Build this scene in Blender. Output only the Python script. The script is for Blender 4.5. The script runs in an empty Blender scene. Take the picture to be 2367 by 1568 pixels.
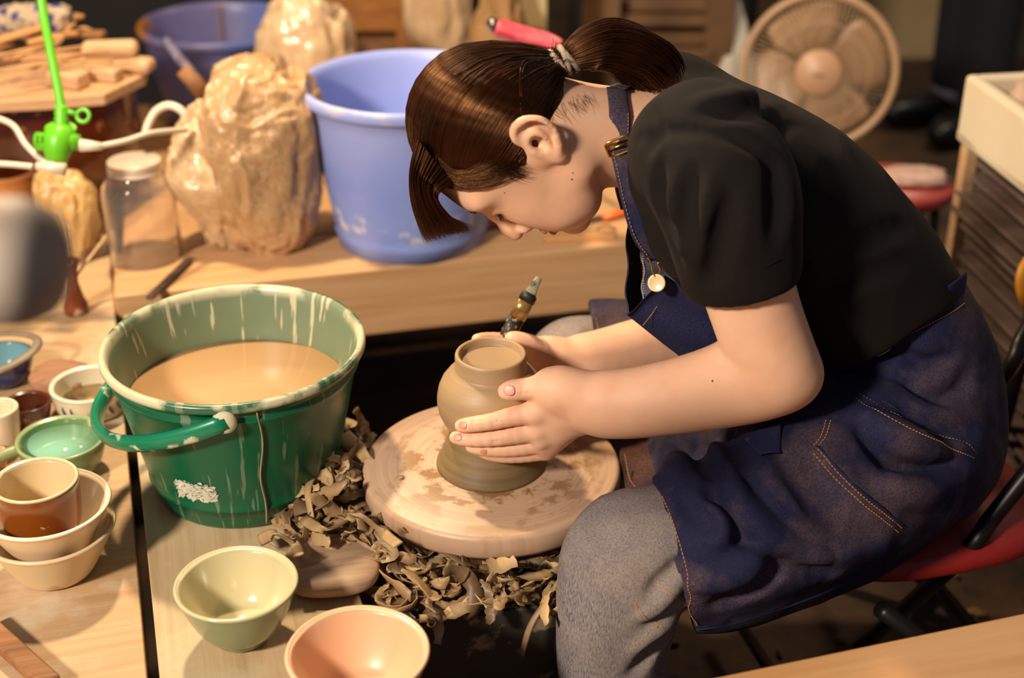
import bpy, bmesh, math, random
import numpy as np
import openvdb
from mathutils import Vector, noise as mnoise
random.seed(7); RNG = np.random.default_rng(11)
SC = bpy.context.scene
COL = SC.collection
PI = math.pi

# ------------------------------------------------------------------ camera, world, lamps, exposure
FPX = 3288.0; PITCH = math.radians(28); CAMH = 1.3
cam = bpy.data.objects.new('camera', bpy.data.cameras.new('camera')); COL.objects.link(cam)
cam.location = (0, 0, CAMH); cam.rotation_euler = (math.radians(90 - 28), 0, 0)
cam.data.sensor_width = 36; cam.data.lens = FPX * 36 / 2367
cam.data.clip_start = 0.05
cam.data.dof.use_dof = True; cam.data.dof.focus_distance = 1.47; cam.data.dof.aperture_fstop = 2.9
SC.camera = cam
SC.view_settings.view_transform = 'Standard'; SC.view_settings.look = 'None'
SC.view_settings.gamma = 1; SC.view_settings.use_curve_mapping = False
SC.view_settings.exposure = 0.0
w = bpy.data.worlds.new('world'); SC.world = w; w.use_nodes = True
w.node_tree.nodes['Background'].inputs[0].default_value = (0.80, 0.84, 1.0, 1)
w.node_tree.nodes['Background'].inputs[1].default_value = 0.13

def lamp(name, loc, target, size, power, col, shape='DISK'):
    l = bpy.data.lights.new(name, 'AREA'); l.shape = shape; l.size = size; l.energy = power; l.color = col
    o = bpy.data.objects.new(name, l); COL.objects.link(o); o.location = loc
    o.rotation_euler = (Vector(target) - Vector(loc)).to_track_quat('-Z', 'Y').to_euler()
    return o
lamp('key_lamp', (-0.55, 1.95, 1.75), (0.0, 1.35, 0.5), 0.10, 30, (1.0, 0.76, 0.48))
lamp('front_lamp', (-1.75, -0.90, 2.35), (0.0, 1.5, 0.45), 0.38, 154, (1.0, 0.86, 0.72))
lamp('room_lamp', (1.2, 3.3, 2.3), (1.2, 3.3, 0.0), 0.5, 20, (1.0, 0.80, 0.58))

# ------------------------------------------------------------------ pixel / place helpers
_t = PITCH
FW = np.array([0, math.cos(_t), -math.sin(_t)]); UP = np.array([0, math.sin(_t), math.cos(_t)]); RT = np.array([1., 0, 0])
CAM = np.array([0, 0, CAMH])
def ray(u, v): return FW + RT * (u - 1183.5) / FPX - UP * (v - 784) / FPX
def Z(u, v, z):                       # the point of a horizontal plane seen at a photo pixel
    r = ray(u, v); return CAM + r * ((z - CAMH) / r[2])
def DP(u, v, d): return CAM + ray(u, v) * d
NL = np.array([.2588, -.9659, 0]); AX = np.array([.9659, .2588, 0]); BX = np.array([-.2588, .9659, 0]); ZX = np.array([0, 0, 1.])
POT = np.array([-.023, 1.348, .426])
def S(u, v, s):                       # the point at lateral distance s from the woman's mid plane
    r = ray(u, v); return CAM + r * ((POT @ NL + s) / (r @ NL))
def proj(p):
    d = np.asarray(p, float) - CAM; D = d @ FW
    return 1183.5 + FPX * (d @ RT) / D, 784 - FPX * (d @ UP) / D, D

# ------------------------------------------------------------------ objects
def setp(o, label=None, cat=None, group=None, kind=None):
    if label: o['label'] = label
    if cat: o['category'] = cat
    if group: o['group'] = group
    if kind: o['kind'] = kind
    return o
WL = {}
def thing(name, label, cat, loc, group=None):
    o = bpy.data.objects.new(name, None); o.empty_display_size = 0.02; COL.objects.link(o)
    o.location = tuple(loc); WL[o.name] = np.array(loc, float)
    return setp(o, label, cat, group)
def obj(name, geo, mat, parent=None, loc=None, smooth=True, bevel=0, label=None, cat=None, group=None, kind=None, seg=2, autos=None):
    v, f = geo; v = np.asarray(v, float)
    if parent is not None: base = WL[parent.name]
    elif loc is not None: base = np.array(loc, float)
    else: base = np.array([(v[:, 0].min() + v[:, 0].max()) / 2, (v[:, 1].min() + v[:, 1].max()) / 2, v[:, 2].min()])
    me = bpy.data.meshes.new(name)
    vv = v - base
    if isinstance(f, np.ndarray):
        nf, k = f.shape
        me.vertices.add(len(vv)); me.vertices.foreach_set('co', vv.astype(np.float32).ravel())
        me.loops.add(nf * k); me.loops.foreach_set('vertex_index', f.astype(np.int32).ravel())
        me.polygons.add(nf); me.polygons.foreach_set('loop_start', np.arange(0, nf * k, k, dtype=np.int32))
        me.polygons.foreach_set('loop_total', np.full(nf, k, dtype=np.int32))
        me.update(calc_edges=True); me.validate()
    else:
        me.from_pydata([tuple(p) for p in vv], [], [tuple(int(i) for i in q) for q in f]); me.update()
    if smooth: me.shade_smooth()
    me.materials.append(mat)
    o = bpy.data.objects.new(name, me); COL.objects.link(o); WL[o.name] = base
    if parent is not None: o.parent = parent
    else: o.location = tuple(base)
    if bevel:
        m = o.modifiers.new('bevel', 'BEVEL'); m.width = bevel; m.segments = seg; m.limit_method = 'ANGLE'; m.harden_normals = False
        if smooth is False: me.shade_smooth()
        n = o.modifiers.new('wn', 'WEIGHTED_NORMAL')
    if autos:
        me.set_sharp_from_angle(angle=math.radians(autos))
    return setp(o, label, cat, group, kind)
def clone(o, name=None):
    def cp(x, par):
        c = x.copy(); COL.objects.link(c)
        if par is not None: c.parent = par
        for ch in list(x.children): cp(ch, c)
        return c
    return cp(o, None)

# ------------------------------------------------------------------ geometry
def merge(*gs):
    V = []; F = []; k = 0
    for v, f in gs:
        v = np.asarray(v, float); V.append(v); F += [tuple(int(i) + k for i in q) for q in f]; k += len(v)
    return np.vstack(V), F
def lathe(prof, c, n=64, squash=None, wob=0):
    prof = np.array(prof, float); m = len(prof); V = []; F = []
    th = np.linspace(0, 2 * PI, n, endpoint=False)
    for i, (r, z) in enumerate(prof):
        rr = r * (1 + wob * np.sin(2 * th + 1 + z * 9) + wob * .6 * np.sin(3 * th + z * 20))
        V.append(np.stack([c[0] + rr * np.cos(th), c[1] + rr * np.sin(th), np.full(n, c[2] + z)], 1))
    for i in range(m - 1):
        for j in range(n):
            k = (j + 1) % n
            F.append((i * n + j, i * n + k, (i + 1) * n + k, (i + 1) * n + j))
    V = np.vstack(V)
    if prof[0][0] > 1e-6 : F.append(tuple(range(n - 1, -1, -1)))
    if prof[-1][0] > 1e-6: F.append(tuple(range((m - 1) * n, m * n)))
    return V, F
def frames(P):
    P = np.array(P, float); T = np.gradient(P, axis=0); T /= np.linalg.norm(T, axis=1)[:, None] + 1e-12
    ref = np.array([0, 0, 1.]) if abs(T[0][2]) < .9 else np.array([1., 0, 0])
    N = []; n = np.cross(T[0], ref); n /= np.linalg.norm(n)
    for t in T:
        n = n - t * (n @ t); n /= np.linalg.norm(n) + 1e-12; N.append(n)
    N = np.array(N); return P, T, N, np.cross(T, N)
def smooth_path(P, n):
    P = np.array(P, float); k = len(P)
    if k < 3:
        t = np.linspace(0, 1, n)[:, None]; return P[0] * (1 - t) + P[-1] * t
    Q = np.vstack([2 * P[0] - P[1], P, 2 * P[-1] - P[-2]]); out = []
    for t in np.linspace(0, k - 1 - 1e-9, n):
        i = int(t); x = t - i; p0, p1, p2, p3 = Q[i:i + 4]
        out.append(.5 * (2 * p1 + (p2 - p0) * x + (2 * p0 - 5 * p1 + 4 * p2 - p3) * x * x + (3 * p1 - p0 - 3 * p2 + p3) * x ** 3))
    return np.array(out)
def tube(P, r, n=10, flat=1.0, closed=False, ref=None):
    P, T, N, B = frames(P); k = len(P)
    if ref is not None:
        N = np.array([ref] * k, float); N = N - T * (N * T).sum(1)[:, None]; N /= np.linalg.norm(N, axis=1)[:, None]; B = np.cross(T, N)
    r = np.broadcast_to(np.array(r, float), (k,)); th = np.linspace(0, 2 * PI, n, endpoint=False)
    V = (P[:, None] + (N[:, None] * np.cos(th)[None, :, None] + B[:, None] * np.sin(th)[None, :, None] * flat) * r[:, None, None]).reshape(-1, 3)
    F = []
    for i in range(k if closed else k - 1):
        a = i * n; b = ((i + 1) % k) * n
        for j in range(n):
            q = (j + 1) % n; F.append((a + j, a + q, b + q, b + j))
    if not closed: F.append(tuple(range(n - 1, -1, -1))); F.append(tuple(range((k - 1) * n, k * n)))
    return V, F
def box(c, sx, sy, sz, ax=AX, ay=BX, az=ZX):        # c = centre of the bottom face; sizes along ax, ay, az
    c = np.array(c, float); V = []
    for z in (0, 1):
        for x, y in ((-.5, -.5), (.5, -.5), (.5, .5), (-.5, .5)):
            V.append(c + ax * x * sx + ay * y * sy + az * z * sz)
    return np.array(V), [(3, 2, 1, 0), (4, 5, 6, 7), (0, 1, 5, 4), (1, 2, 6, 5), (2, 3, 7, 6), (3, 0, 4, 7)]
def bar(a, b, wd, th, up=ZX):                       # a board from a to b
    a = np.array(a, float); b = np.array(b, float); t = b - a; L = np.linalg.norm(t); t /= L
    s = np.cross(t, up); s /= np.linalg.norm(s); u2 = np.cross(s, t)
    return box(a + t * L / 2 - u2 * th / 2, L, wd, th, t, s, u2)
def prism(poly, th):                                # polygon of 3-D points, thickened along its normal downwards
    P = np.array(poly, float); n = len(P); nn = np.zeros(3)
    for i in range(n): nn += np.cross(P[i], P[(i + 1) % n])
    nn /= np.linalg.norm(nn)
    if nn[2] < 0: nn = -nn
    V = np.vstack([P, P - nn * th])
    F = [tuple(range(n)), tuple(range(2 * n - 1, n - 1, -1))] + [(i, i + n, (i + 1) % n + n, (i + 1) % n) for i in range(n)]
    return V, F
def blob(c, r, axes=(RT, np.array([0, 1., 0]), ZX), n=40, m=28, disp=None, power=1.0, flatbase=None):
    V = []; F = []; c = np.array(c, float)
    ph = np.linspace(0, PI, m); th = np.linspace(0, 2 * PI, n, endpoint=False)
    for p in ph:
        for t in th:
            d = np.array([math.sin(p) * math.cos(t), math.sin(p) * math.sin(t), math.cos(p)])
            e = np.sign(d) * np.abs(d) ** power
            k = 1 + (disp(d) if disp else 0)
            q = e * k * np.array(r)
            if flatbase is not None: q[2] = max(q[2], flatbase)
            V.append(c + axes[0] * q[0] + axes[1] * q[1] + axes[2] * q[2])
    for i in range(m - 1):
        for j in range(n):
            k = (j + 1) % n; F.append((i * n + j, (i + 1) * n + j, (i + 1) * n + k, i * n + k))
    return np.array(V), F
def torus(c, R, r, ax=RT, ay=UP, n=48, m=10):
    P = [np.array(c) + ax * R * math.cos(t) + ay * R * math.sin(t) for t in np.linspace(0, 2 * PI, n, endpoint=False)]
    nn = np.cross(ax, ay); V = []; F = []
    for i, t in enumerate(np.linspace(0, 2 * PI, n, endpoint=False)):
        d = ax * math.cos(t) + ay * math.sin(t)
        for q in np.linspace(0, 2 * PI, m, endpoint=False): V.append(P[i] + d * r * math.cos(q) + nn * r * math.sin(q))
    for i in range(n):
        for j in range(m):
            F.append((i * m + j, ((i + 1) % n) * m + j, ((i + 1) % n) * m + (j + 1) % m, i * m + (j + 1) % m))
    return np.array(V), F

# ------------------------------------------------------------------ value noise in numpy
_H = RNG.random(4096).astype(np.float32) * 2 - 1
def vnoise(p):
    p = np.asarray(p, np.float32); i = np.floor(p).astype(np.int64); f = p - i; f = f * f * (3 - 2 * f)
    def h(dx, dy, dz): return _H[((i[..., 0] + dx) * 73 + (i[..., 1] + dy) * 179 + (i[..., 2] + dz) * 283) % 4093]
    x0 = h(0, 0, 0) * (1 - f[..., 0]) + h(1, 0, 0) * f[..., 0]; x1 = h(0, 1, 0) * (1 - f[..., 0]) + h(1, 1, 0) * f[..., 0]
    x2 = h(0, 0, 1) * (1 - f[..., 0]) + h(1, 0, 1) * f[..., 0]; x3 = h(0, 1, 1) * (1 - f[..., 0]) + h(1, 1, 1) * f[..., 0]
    y0 = x0 * (1 - f[..., 1]) + x1 * f[..., 1]; y1 = x2 * (1 - f[..., 1]) + x3 * f[..., 1]
    return y0 * (1 - f[..., 2]) + y1 * f[..., 2]

# ------------------------------------------------------------------ distance fields
class Field:
    def __init__(s, lo, hi, h):
        s.lo = np.array(lo, float); s.h = h; s.n = np.ceil((np.array(hi) - s.lo) / h).astype(int) + 1
        s.d = np.full(tuple(s.n), .06, np.float32)
    def sub(s, lo, hi):
        a = np.maximum(np.floor((lo - s.lo) / s.h).astype(int), 0); b = np.minimum(np.ceil((hi - s.lo) / s.h).astype(int) + 1, s.n)
        if (b <= a).any(): return None, None
        g = [(s.lo[k] + np.arange(a[k], b[k]) * s.h).astype(np.float32) for k in range(3)]
        return (slice(a[0], b[0]), slice(a[1], b[1]), slice(a[2], b[2])), np.stack(np.meshgrid(*g, indexing='ij'), -1)
    def op(s, sl, q, k, mode):
        d = s.d[sl]
        if mode == 'add':
            hh = np.clip(.5 + .5 * (d - q) / k, 0, 1); s.d[sl] = d * (1 - hh) + q * hh - k * hh * (1 - hh)
        else:
            q = -q; hh = np.clip(.5 - .5 * (d - q) / k, 0, 1); s.d[sl] = d * (1 - hh) + q * hh + k * hh * (1 - hh)
    def seg(s, a, b, ra, rb, w=None, k=.01, mode='add'):
        # ra, rb: radius, or (radius across w, radius along w); w = direction of the second radius
        a = np.array(a, float); b = np.array(b, float)
        ra = np.atleast_1d(ra); rb = np.atleast_1d(rb)
        ra = np.array([ra[0], ra[-1]], float); rb = np.array([rb[0], rb[-1]], float)
        R = max(ra.max(), rb.max()) + k + .012
        sl, P = s.sub(np.minimum(a, b) - R, np.maximum(a, b) + R)
        if sl is None: return
        ab = b - a; L2 = ab @ ab + 1e-12; rel = P - a.astype(np.float32)
        t = np.clip((rel @ ab.astype(np.float32)) / L2, 0, 1); c = rel - t[..., None] * ab.astype(np.float32)
        if w is None:
            q = np.sqrt((c * c).sum(-1)) - (ra[0] + (rb[0] - ra[0]) * t)
        else:
            w = np.array(w, float); w /= np.linalg.norm(w)
            cw = c @ w.astype(np.float32); cc = np.sqrt(np.maximum((c * c).sum(-1) - cw * cw, 0))
            r1 = ra[0] + (rb[0] - ra[0]) * t; r2 = ra[1] + (rb[1] - ra[1]) * t
            e = np.sqrt((cc / r1) ** 2 + (cw / r2) ** 2); g = np.sqrt((cc / r1 ** 2) ** 2 + (cw / r2 ** 2) ** 2) + 1e-6
            q = np.where(e < .3, (e - 1) * np.minimum(r1, r2), e * (e - 1) / g)
        s.op(sl, q.astype(np.float32), k, mode)
    def chain(s, P, R, w=None, k=.01, mode='add', n=None):
        P = [np.array(p, float) for p in P]
        if n:
            R2 = np.array([np.broadcast_to(np.atleast_1d(r), (2,)) for r in R], float)
            Q = smooth_path(np.hstack([np.array(P), R2, np.zeros((len(P), 1))]), n); P = list(Q[:, :3]); R = [tuple(x) for x in Q[:, 3:5]]
            if w is None: R = [x[0] for x in R]
        for i in range(len(P) - 1): s.seg(P[i], P[i + 1], R[i], R[i + 1], w, k, mode)
    def ell(s, c, r, ax, k=.01, mode='add'):
        c = np.array(c, float); r = np.array(r, float); R = r.max() + k + .012
        sl, P = s.sub(c - R, c + R)
        if sl is None: return
        rel = P - c.astype(np.float32); e = 0; g = 0
        for i in range(3):
            x = rel @ np.array(ax[i], np.float32); e = e + (x / r[i]) ** 2; g = g + (x / r[i] ** 2) ** 2
        e = np.sqrt(e); g = np.sqrt(g) + 1e-6
        q = np.where(e < .3, (e - 1) * r.min(), e * (e - 1) / g)
        s.op(sl, q.astype(np.float32), k, mode)
    def half(s, p, nrm, k=.004):                    # cut away everything on the side nrm points to
        p = np.array(p, float); nrm = np.array(nrm, float); nrm /= np.linalg.norm(nrm)
        sl, P = s.sub(s.lo, s.lo + s.n * s.h)
        q = -((P - p.astype(np.float32)) @ nrm.astype(np.float32)); s.op(sl, q, k, 'cut')
    def val(s, P):
        q = (np.atleast_2d(P) - s.lo) / s.h; i = np.clip(np.floor(q).astype(int), 0, s.n - 2); f = np.clip(q - i, 0, 1); o = 0
        for x in (0, 1):
            for y in (0, 1):
                for z in (0, 1):
                    o = o + s.d[i[:, 0] + x, i[:, 1] + y, i[:, 2] + z] * (f[:, 0] if x else 1 - f[:, 0]) * (f[:, 1] if y else 1 - f[:, 1]) * (f[:, 2] if z else 1 - f[:, 2])
        return o
    def grad(s, P):
        P = np.atleast_2d(P); e = s.h; g = np.stack([s.val(P + d) - s.val(P - d) for d in np.eye(3) * e], 1)
        return g / (np.linalg.norm(g, axis=1)[:, None] + 1e-9)
    def hit(s, u, v, off=0.0):                      # first surface point seen at a photo pixel
        r = ray(u, v); t = np.arange(.9, 2.6, s.h * .5); P = CAM + t[:, None] * r
        inside = ((P > s.lo) & (P < s.lo + (s.n - 1) * s.h)).all(1); d = np.where(inside, s.val(P), 1)
        w_ = np.where(d < 0)[0]
        if not len(w_): i = int(np.argmin(d)); return P[i] + s.grad(P[i])[0] * off
        i = w_[0]; f = d[i - 1] / (d[i - 1] - d[i] + 1e-9); p = P[i - 1] + (P[i] - P[i - 1]) * f
        return p + s.grad(p)[0] * off
    def snap(s, P, off=0.0, it=4):
        P = np.array(P, float)
        for _ in range(it): P = P - s.grad(P) * (s.val(P) - off)[:, None] * .9
        return P
    def mesh(s, iters=2):
        b = 4 * s.h; g = openvdb.FloatGrid(b); g.copyFromArray(np.clip(s.d, -b, b))
        p, q = g.convertToQuads(isovalue=0.0); p = p.astype(float); q = q[:, ::-1].copy()
        p = s.lo + p * s.h
        return lap(p, q, iters), q
def lap(p, q, iters, lam=.5):
    e = np.vstack([q[:, [0, 1]], q[:, [1, 2]], q[:, [2, 3]], q[:, [3, 0]]]); n = len(p)
    cnt = np.bincount(e[:, 0], minlength=n) + np.bincount(e[:, 1], minlength=n)
    for _ in range(iters):
        o = np.zeros_like(p)
        for k in range(3): o[:, k] = np.bincount(e[:, 0], p[e[:, 1], k], n) + np.bincount(e[:, 1], p[e[:, 0], k], n)
        p = p * (1 - lam) + o / np.maximum(cnt, 1)[:, None] * lam
    return p

# ------------------------------------------------------------------ materials
def L(h):
    h = h.lstrip('#'); c = [int(h[i:i + 2], 16) / 255 for i in (0, 2, 4)]
    return tuple(x / 12.92 if x <= .04045 else ((x + .055) / 1.055) ** 2.4 for x in c) + (1,)
class NT:
    def __init__(s, name):
        s.m = bpy.data.materials.new(name); s.m.use_nodes = True; s.t = s.m.node_tree; s.b = s.t.nodes['Principled BSDF']
        s.tc = s.t.nodes.new('ShaderNodeTexCoord').outputs['Object']
    def n(s, kind, **kw):
        x = s.t.nodes.new('ShaderNode' + kind)
        for k, v in kw.items():
            if k in x.inputs: s.put(x.inputs[k], v)
            else: setattr(x, k, v)
        return x
    def put(s, inp, v):
        if isinstance(v, bpy.types.NodeSocket): s.t.links.new(v, inp)
        else: inp.default_value = v
    def mapc(s, scale=(1, 1, 1), rot=(0, 0, 0), src=None):
        x = s.n('Mapping'); s.t.links.new(src or s.tc, x.inputs['Vector']); x.inputs['Scale'].default_value = scale; x.inputs['Rotation'].default_value = rot
        return x.outputs[0]
    def noise(s, scale, detail=4, vec=None, rough=.55, dist=0):
        x = s.n('TexNoise'); s.t.links.new(vec or s.tc, x.inputs['Vector']); x.inputs['Scale'].default_value = scale
        x.inputs['Detail'].default_value = detail; x.inputs['Roughness'].default_value = rough; x.inputs['Distortion'].default_value = dist
        return x.outputs['Fac']
    def ramp(s, fac, stops):
        x = s.n('ValToRGB'); s.t.links.new(fac, x.inputs[0]); e = x.color_ramp.elements
        while len(e) < len(stops): e.new(.5)
        for k, (p, c) in enumerate(stops):
            e[k].position = p; e[k].color = (c, c, c, 1) if isinstance(c, (int, float)) else (L(c) if isinstance(c, str) else c)
        return x.outputs[0]
    def mix(s, fac, a, b, mode='MIX'):
        x = s.t.nodes.new('ShaderNodeMix'); x.data_type = 'RGBA'; x.blend_type = mode
        s.put(x.inputs[0], fac); s.put(x.inputs[6], L(a) if isinstance(a, str) else a); s.put(x.inputs[7], L(b) if isinstance(b, str) else b)
        return x.outputs[2]
    def math(s, op, a, b=0.0):
        x = s.t.nodes.new('ShaderNodeMath'); x.operation = op; s.put(x.inputs[0], a); s.put(x.inputs[1], b); return x.outputs[0]
    def sep(s):
        x = s.n('SeparateXYZ'); s.t.links.new(s.tc, x.inputs[0]); return x.outputs
    def bump(s, h, strength=.3, dist=.002):
        x = s.n('Bump'); s.t.links.new(h, x.inputs['Height']); x.inputs['Strength'].default_value = strength; x.inputs['Distance'].default_value = dist
        s.t.links.new(x.outputs[0], s.b.inputs['Normal'])
    def col(s, c): s.put(s.b.inputs['Base Color'], L(c) if isinstance(c, str) else c); return s
    def set(s, **kw):
        for k, v in kw.items(): s.put(s.b.inputs[k.replace('_', ' ')], v)
        return s
def M(name, c1, c2=None, scale=8, rough=.6, bump=0, bd=.002, bscale=None, stretch=(1, 1, 1), spots=None, **kw):
    x = NT(name); v = x.mapc(stretch) if stretch != (1, 1, 1) else None
    if c2: c = x.ramp(x.noise(scale, 5, v), [(.32, c1), (.68, c2)])
    else: c = x.mix(0, c1, c1)
    if spots:                                       # (colour, scale, threshold)
        sc, ss, th = spots; f = x.ramp(x.noise(ss, 6), [(th, 0), (th + .05, 1)]); c = x.mix(f, c, sc)
    x.col(c); x.set(Roughness=rough, **kw)
    if bump: x.bump(x.noise(bscale or scale * 3, 5, v), bump, bd)
    return x.m
def wood(name, c1, c2, c3, ang=15, rough=.55, gs=1.0, dirt=None, axis=0):
    x = NT(name); st = [95 * gs, 95 * gs, 95 * gs]; st[axis] = 4 * gs
    r = x.mapc((1, 1, 1), (0, 0, math.radians(-ang))); v = x.mapc(tuple(st), src=r)
    g = x.noise(1.0, 6, v, .6, .4); g2 = x.noise(2.6 * gs, 3)
    c = x.ramp(g, [(.3, c1), (.52, c2), (.75, c3)])
    c = x.mix(x.ramp(g2, [(.35, 0), (.75, .35)]), c, c1)
    if dirt: c = x.mix(x.ramp(x.noise(9, 7, None, .65), [(.5, 0), (.62, .75)]), c, dirt)
    x.col(c); x.set(Roughness=rough); x.bump(g, .35, .0015)
    return x.m
# ------------------------------------------------------------------ palette
m_table = wood('table_wood', '#b28d64', '#c09c72', '#cdae86', rough=.62, dirt='#c9b89a')
m_board = wood('board_wood', '#a88c66', '#bda27a', '#ccb48e', rough=.6, axis=1, gs=.8, dirt='#bfb08c')
m_beam = wood('beam_wood', '#bd8d5c', '#cda070', '#d9b184', rough=.55, gs=1.0)
m_plank = wood('plank_wood', '#c58c54', '#d29c64', '#dcaa74', rough=.5, gs=.5)
m_dwood = wood('old_wood', '#6e4526', '#8e5f37', '#a97a4c', rough=.7)
m_lwood = wood('light_wood', '#b78a5e', '#caa176', '#dcbb92', rough=.65, gs=1.4)
m_black = M('black_boards', '#0c0807', '#1a100c', 6, .8)
m_box = M('housing_black', '#2b2721', '#3d372e', 7, .6, .3, spots=('#85755a', 20, .56))
m_floor = M('earth_floor', '#241408', '#553a1c', 6, .85, .6, .01, 20, spots=('#2a1a0c', 9, .55))
m_wall = M('plaster_wall', '#6a6250', '#7d745f', 2, .9)
m_clay = M('grey_clay', '#86693f', '#a5865a', 9, .55, .35, .001, 60)
m_clayw = M('trimmed_clay', '#94785a', '#a88a62', 5, .5, .25, .0006, 50, stretch=(1, 1, 12))
m_white = M('cream_plastic', '#d9cbb4', None, rough=.4)
m_brass = M('brass', '#d2a145', None, rough=.22, Metallic=1.0)
m_steel = M('dull_steel', '#7a7068', '#93887c', 20, .35, Metallic=.9)
m_green = M('lime_plastic', '#5fb81a', '#6cc420', 5, .35)
m_black_metal = M('black_metal', '#1a1715', '#262220', 20, .4, Metallic=.6)

TZ = .365; BZ = .375; KZ = .39
setp(obj('floor', box((0, 2.4, -.05), 7, 7, .05, RT, np.array([0, 1., 0])), m_floor, smooth=False), kind='structure')
setp(obj('wall_back', box((0.3, 5.2, 0), 7.4, .1, 2.7, RT, np.array([0, 1., 0])), m_wall, smooth=False), kind='structure')

# left table: its right edge follows the dark gap
g0 = Z(340, 1568, TZ); g1 = Z(290, 1000, TZ); gd = (g1 - g0) / np.linalg.norm(g1 - g0); gs_ = np.array([gd[1], -gd[0], 0])
A0 = g0 - gd * .25; A1 = g0 + gd * 1.62
tb = thing('work_table', 'long pale wooden table at the left holding the stacked bowls and cups', 'table', ((A0 + A1) / 2 - gs_ * .4) * [1, 1, 0])
obj('table_top', prism([A0, A1, A1 - gs_ * .85, A0 - gs_ * .85], .028), m_table, tb, smooth=False, bevel=.002)
for q in (A0 + gd * .1, A1 - gd * .1):
    for k in (.1, .75): obj('leg', box((q - gs_ * k) * [1, 1, 0], .06, .06, TZ - .03), m_dwood, tb, smooth=False, bevel=.003)
# right board with the green bucket
G0 = g0 + gs_ * .012; e1 = Z(860, 1400, BZ)
wdt = (e1 - G0) @ gs_
B0 = G0 - gd * .25; B1 = G0 + gd * .78
for q in (B0, B1): q[2] = BZ
bd = thing('low_board', 'worn pale board under the green bucket, right of the dark gap', 'board', ((B0 + B1) / 2 + gs_ * wdt / 2) * [1, 1, 0])
obj('board_top', prism([B0, B0 + gs_ * wdt, B1 + gs_ * (wdt - .03), B1], .02), m_board, bd, smooth=False, bevel=.0015)
for q in (B0 + gd * .1, B1 - gd * .06): obj('trestle', box((q + gs_ * wdt / 2) * [1, 1, 0], wdt * .9, .04, BZ - .02, gs_, gd), m_black, bd, smooth=False)
# thick beam along the back of the wheel
k0 = Z(640, 645, KZ); k1 = Z(1452, 562, KZ); kd = (k1 - k0) / np.linalg.norm(k1 - k0); kn = np.array([-kd[1], kd[0], 0])
kl = Z(262, 690, KZ); kl = k0 + kd * ((kl - k0) @ kd)
K1 = k0 + kd * .82
bm_ = thing('bench_beam', 'thick pale timber beam running behind the wheel and the green bucket', 'beam', ((kl + K1) / 2 + kn * .06) * [1, 1, 0])
obj('timber', box((kl + K1) / 2 * [1, 1, 0] + kn * .075 + ZX * (KZ - .112), np.linalg.norm(K1 - kl), .15, .112, kd, kn), m_beam, bm_, smooth=False, bevel=.004)
for f in (.1, .95): obj('post', box((kl * (1 - f) + K1 * f) * [1, 1, 0] + kn * .075, .09, .1, KZ - .112, kd, kn), m_black, bm_, smooth=False)
# bench planks behind the beam
for i, nm in enumerate(('front of the two planks behind the thick beam', 'rear of the two planks behind the thick beam')):
    c = (kl + K1) / 2 + kn * (.155 + .11 + i * .225) + kd * .006; pl = thing('bench_plank', 'light wooden bench plank, ' + nm, 'plank', c * [1, 1, 0])
    obj('board', box(c * [1, 1, 0] + ZX * (KZ - .033), np.linalg.norm(K1 - kl) - .012, .215, .03, kd, kn), m_beam, pl, smooth=False, bevel=.003)
    for f in (.08, .92): obj('leg', box(((kl * (1 - f) + K1 * f) + kn * (.265 + i * .225)) * [1, 1, 0], .06, .06, KZ - .033, kd, kn), m_black, pl, smooth=False)
# black housing of the wheel
n0 = Z(1000, 1440, .352); n1 = Z(1320, 1390, .352); nd = (n1 - n0) / np.linalg.norm(n1 - n0); nn_ = np.array([-nd[1], nd[0], 0])
hl = e1 + gs_ * .004; hl = n0 + nd * ((hl - n0) @ nd)
hc = (hl + nd * .105) * [1, 1, 0] + nn_ * .13
hs = thing('wheel_housing', 'black box with clay smears under the potter\'s wheel', 'wheel box', hc)
obj('casing', box(hc, .21, .26, .352, nd, nn_), m_box, hs, smooth=False, bevel=.004)

# ------------------------------------------------------------------ vessels
def z_at(X, Y, v):
    lo, hi = -.2, 1.25
    for _ in range(50):
        m = (lo + hi) / 2
        if proj((X, Y, m))[1] > v: lo = m
        else: hi = m
    return m
def solve(u, v, wpx, z0, vbot, ratio):
    lo, hi = .005, .6
    for _ in range(50):
        h = (lo + hi) / 2; p = Z(u, v, z0 + h); R = wpx / 2 * proj(p)[2] / FPX
        if proj((p[0], p[1] - R * ratio, z0))[1] > vbot: hi = h
        else: lo = h
    return p[0], p[1], R, h
def pot_prof(R, rb, h, th=.004, bulge=.5, foot=0.0, lip=0.0, n=14):
    out = [(0, .001), (rb * .92, .001), (rb, 0.003)]
    if foot: out += [(rb, foot), (rb * 1.03, foot + .001)]
    z0 = out[-1][1]; r0 = out[-1][0]
    def rr(t): return r0 + (R - r0) * (t ** bulge)
    for t in np.linspace(.03, 1, n): out.append((rr(t) + (lip if t > .97 else 0), z0 + (h - z0) * t))
    out[-1] = (out[-1][0], h - th * .4); out += [(R - th * .25 + lip, h), (R - th * .75 + lip, h), (R - th, h - th * .5)]
    zi = max(z0, .004) + th
    for t in np.linspace(.97, .03, n): out.append((max(rr(t) - th, .001), zi + (h - zi) * t))
    out.append((0.0, zi)); return out
INNER = {}
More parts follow.
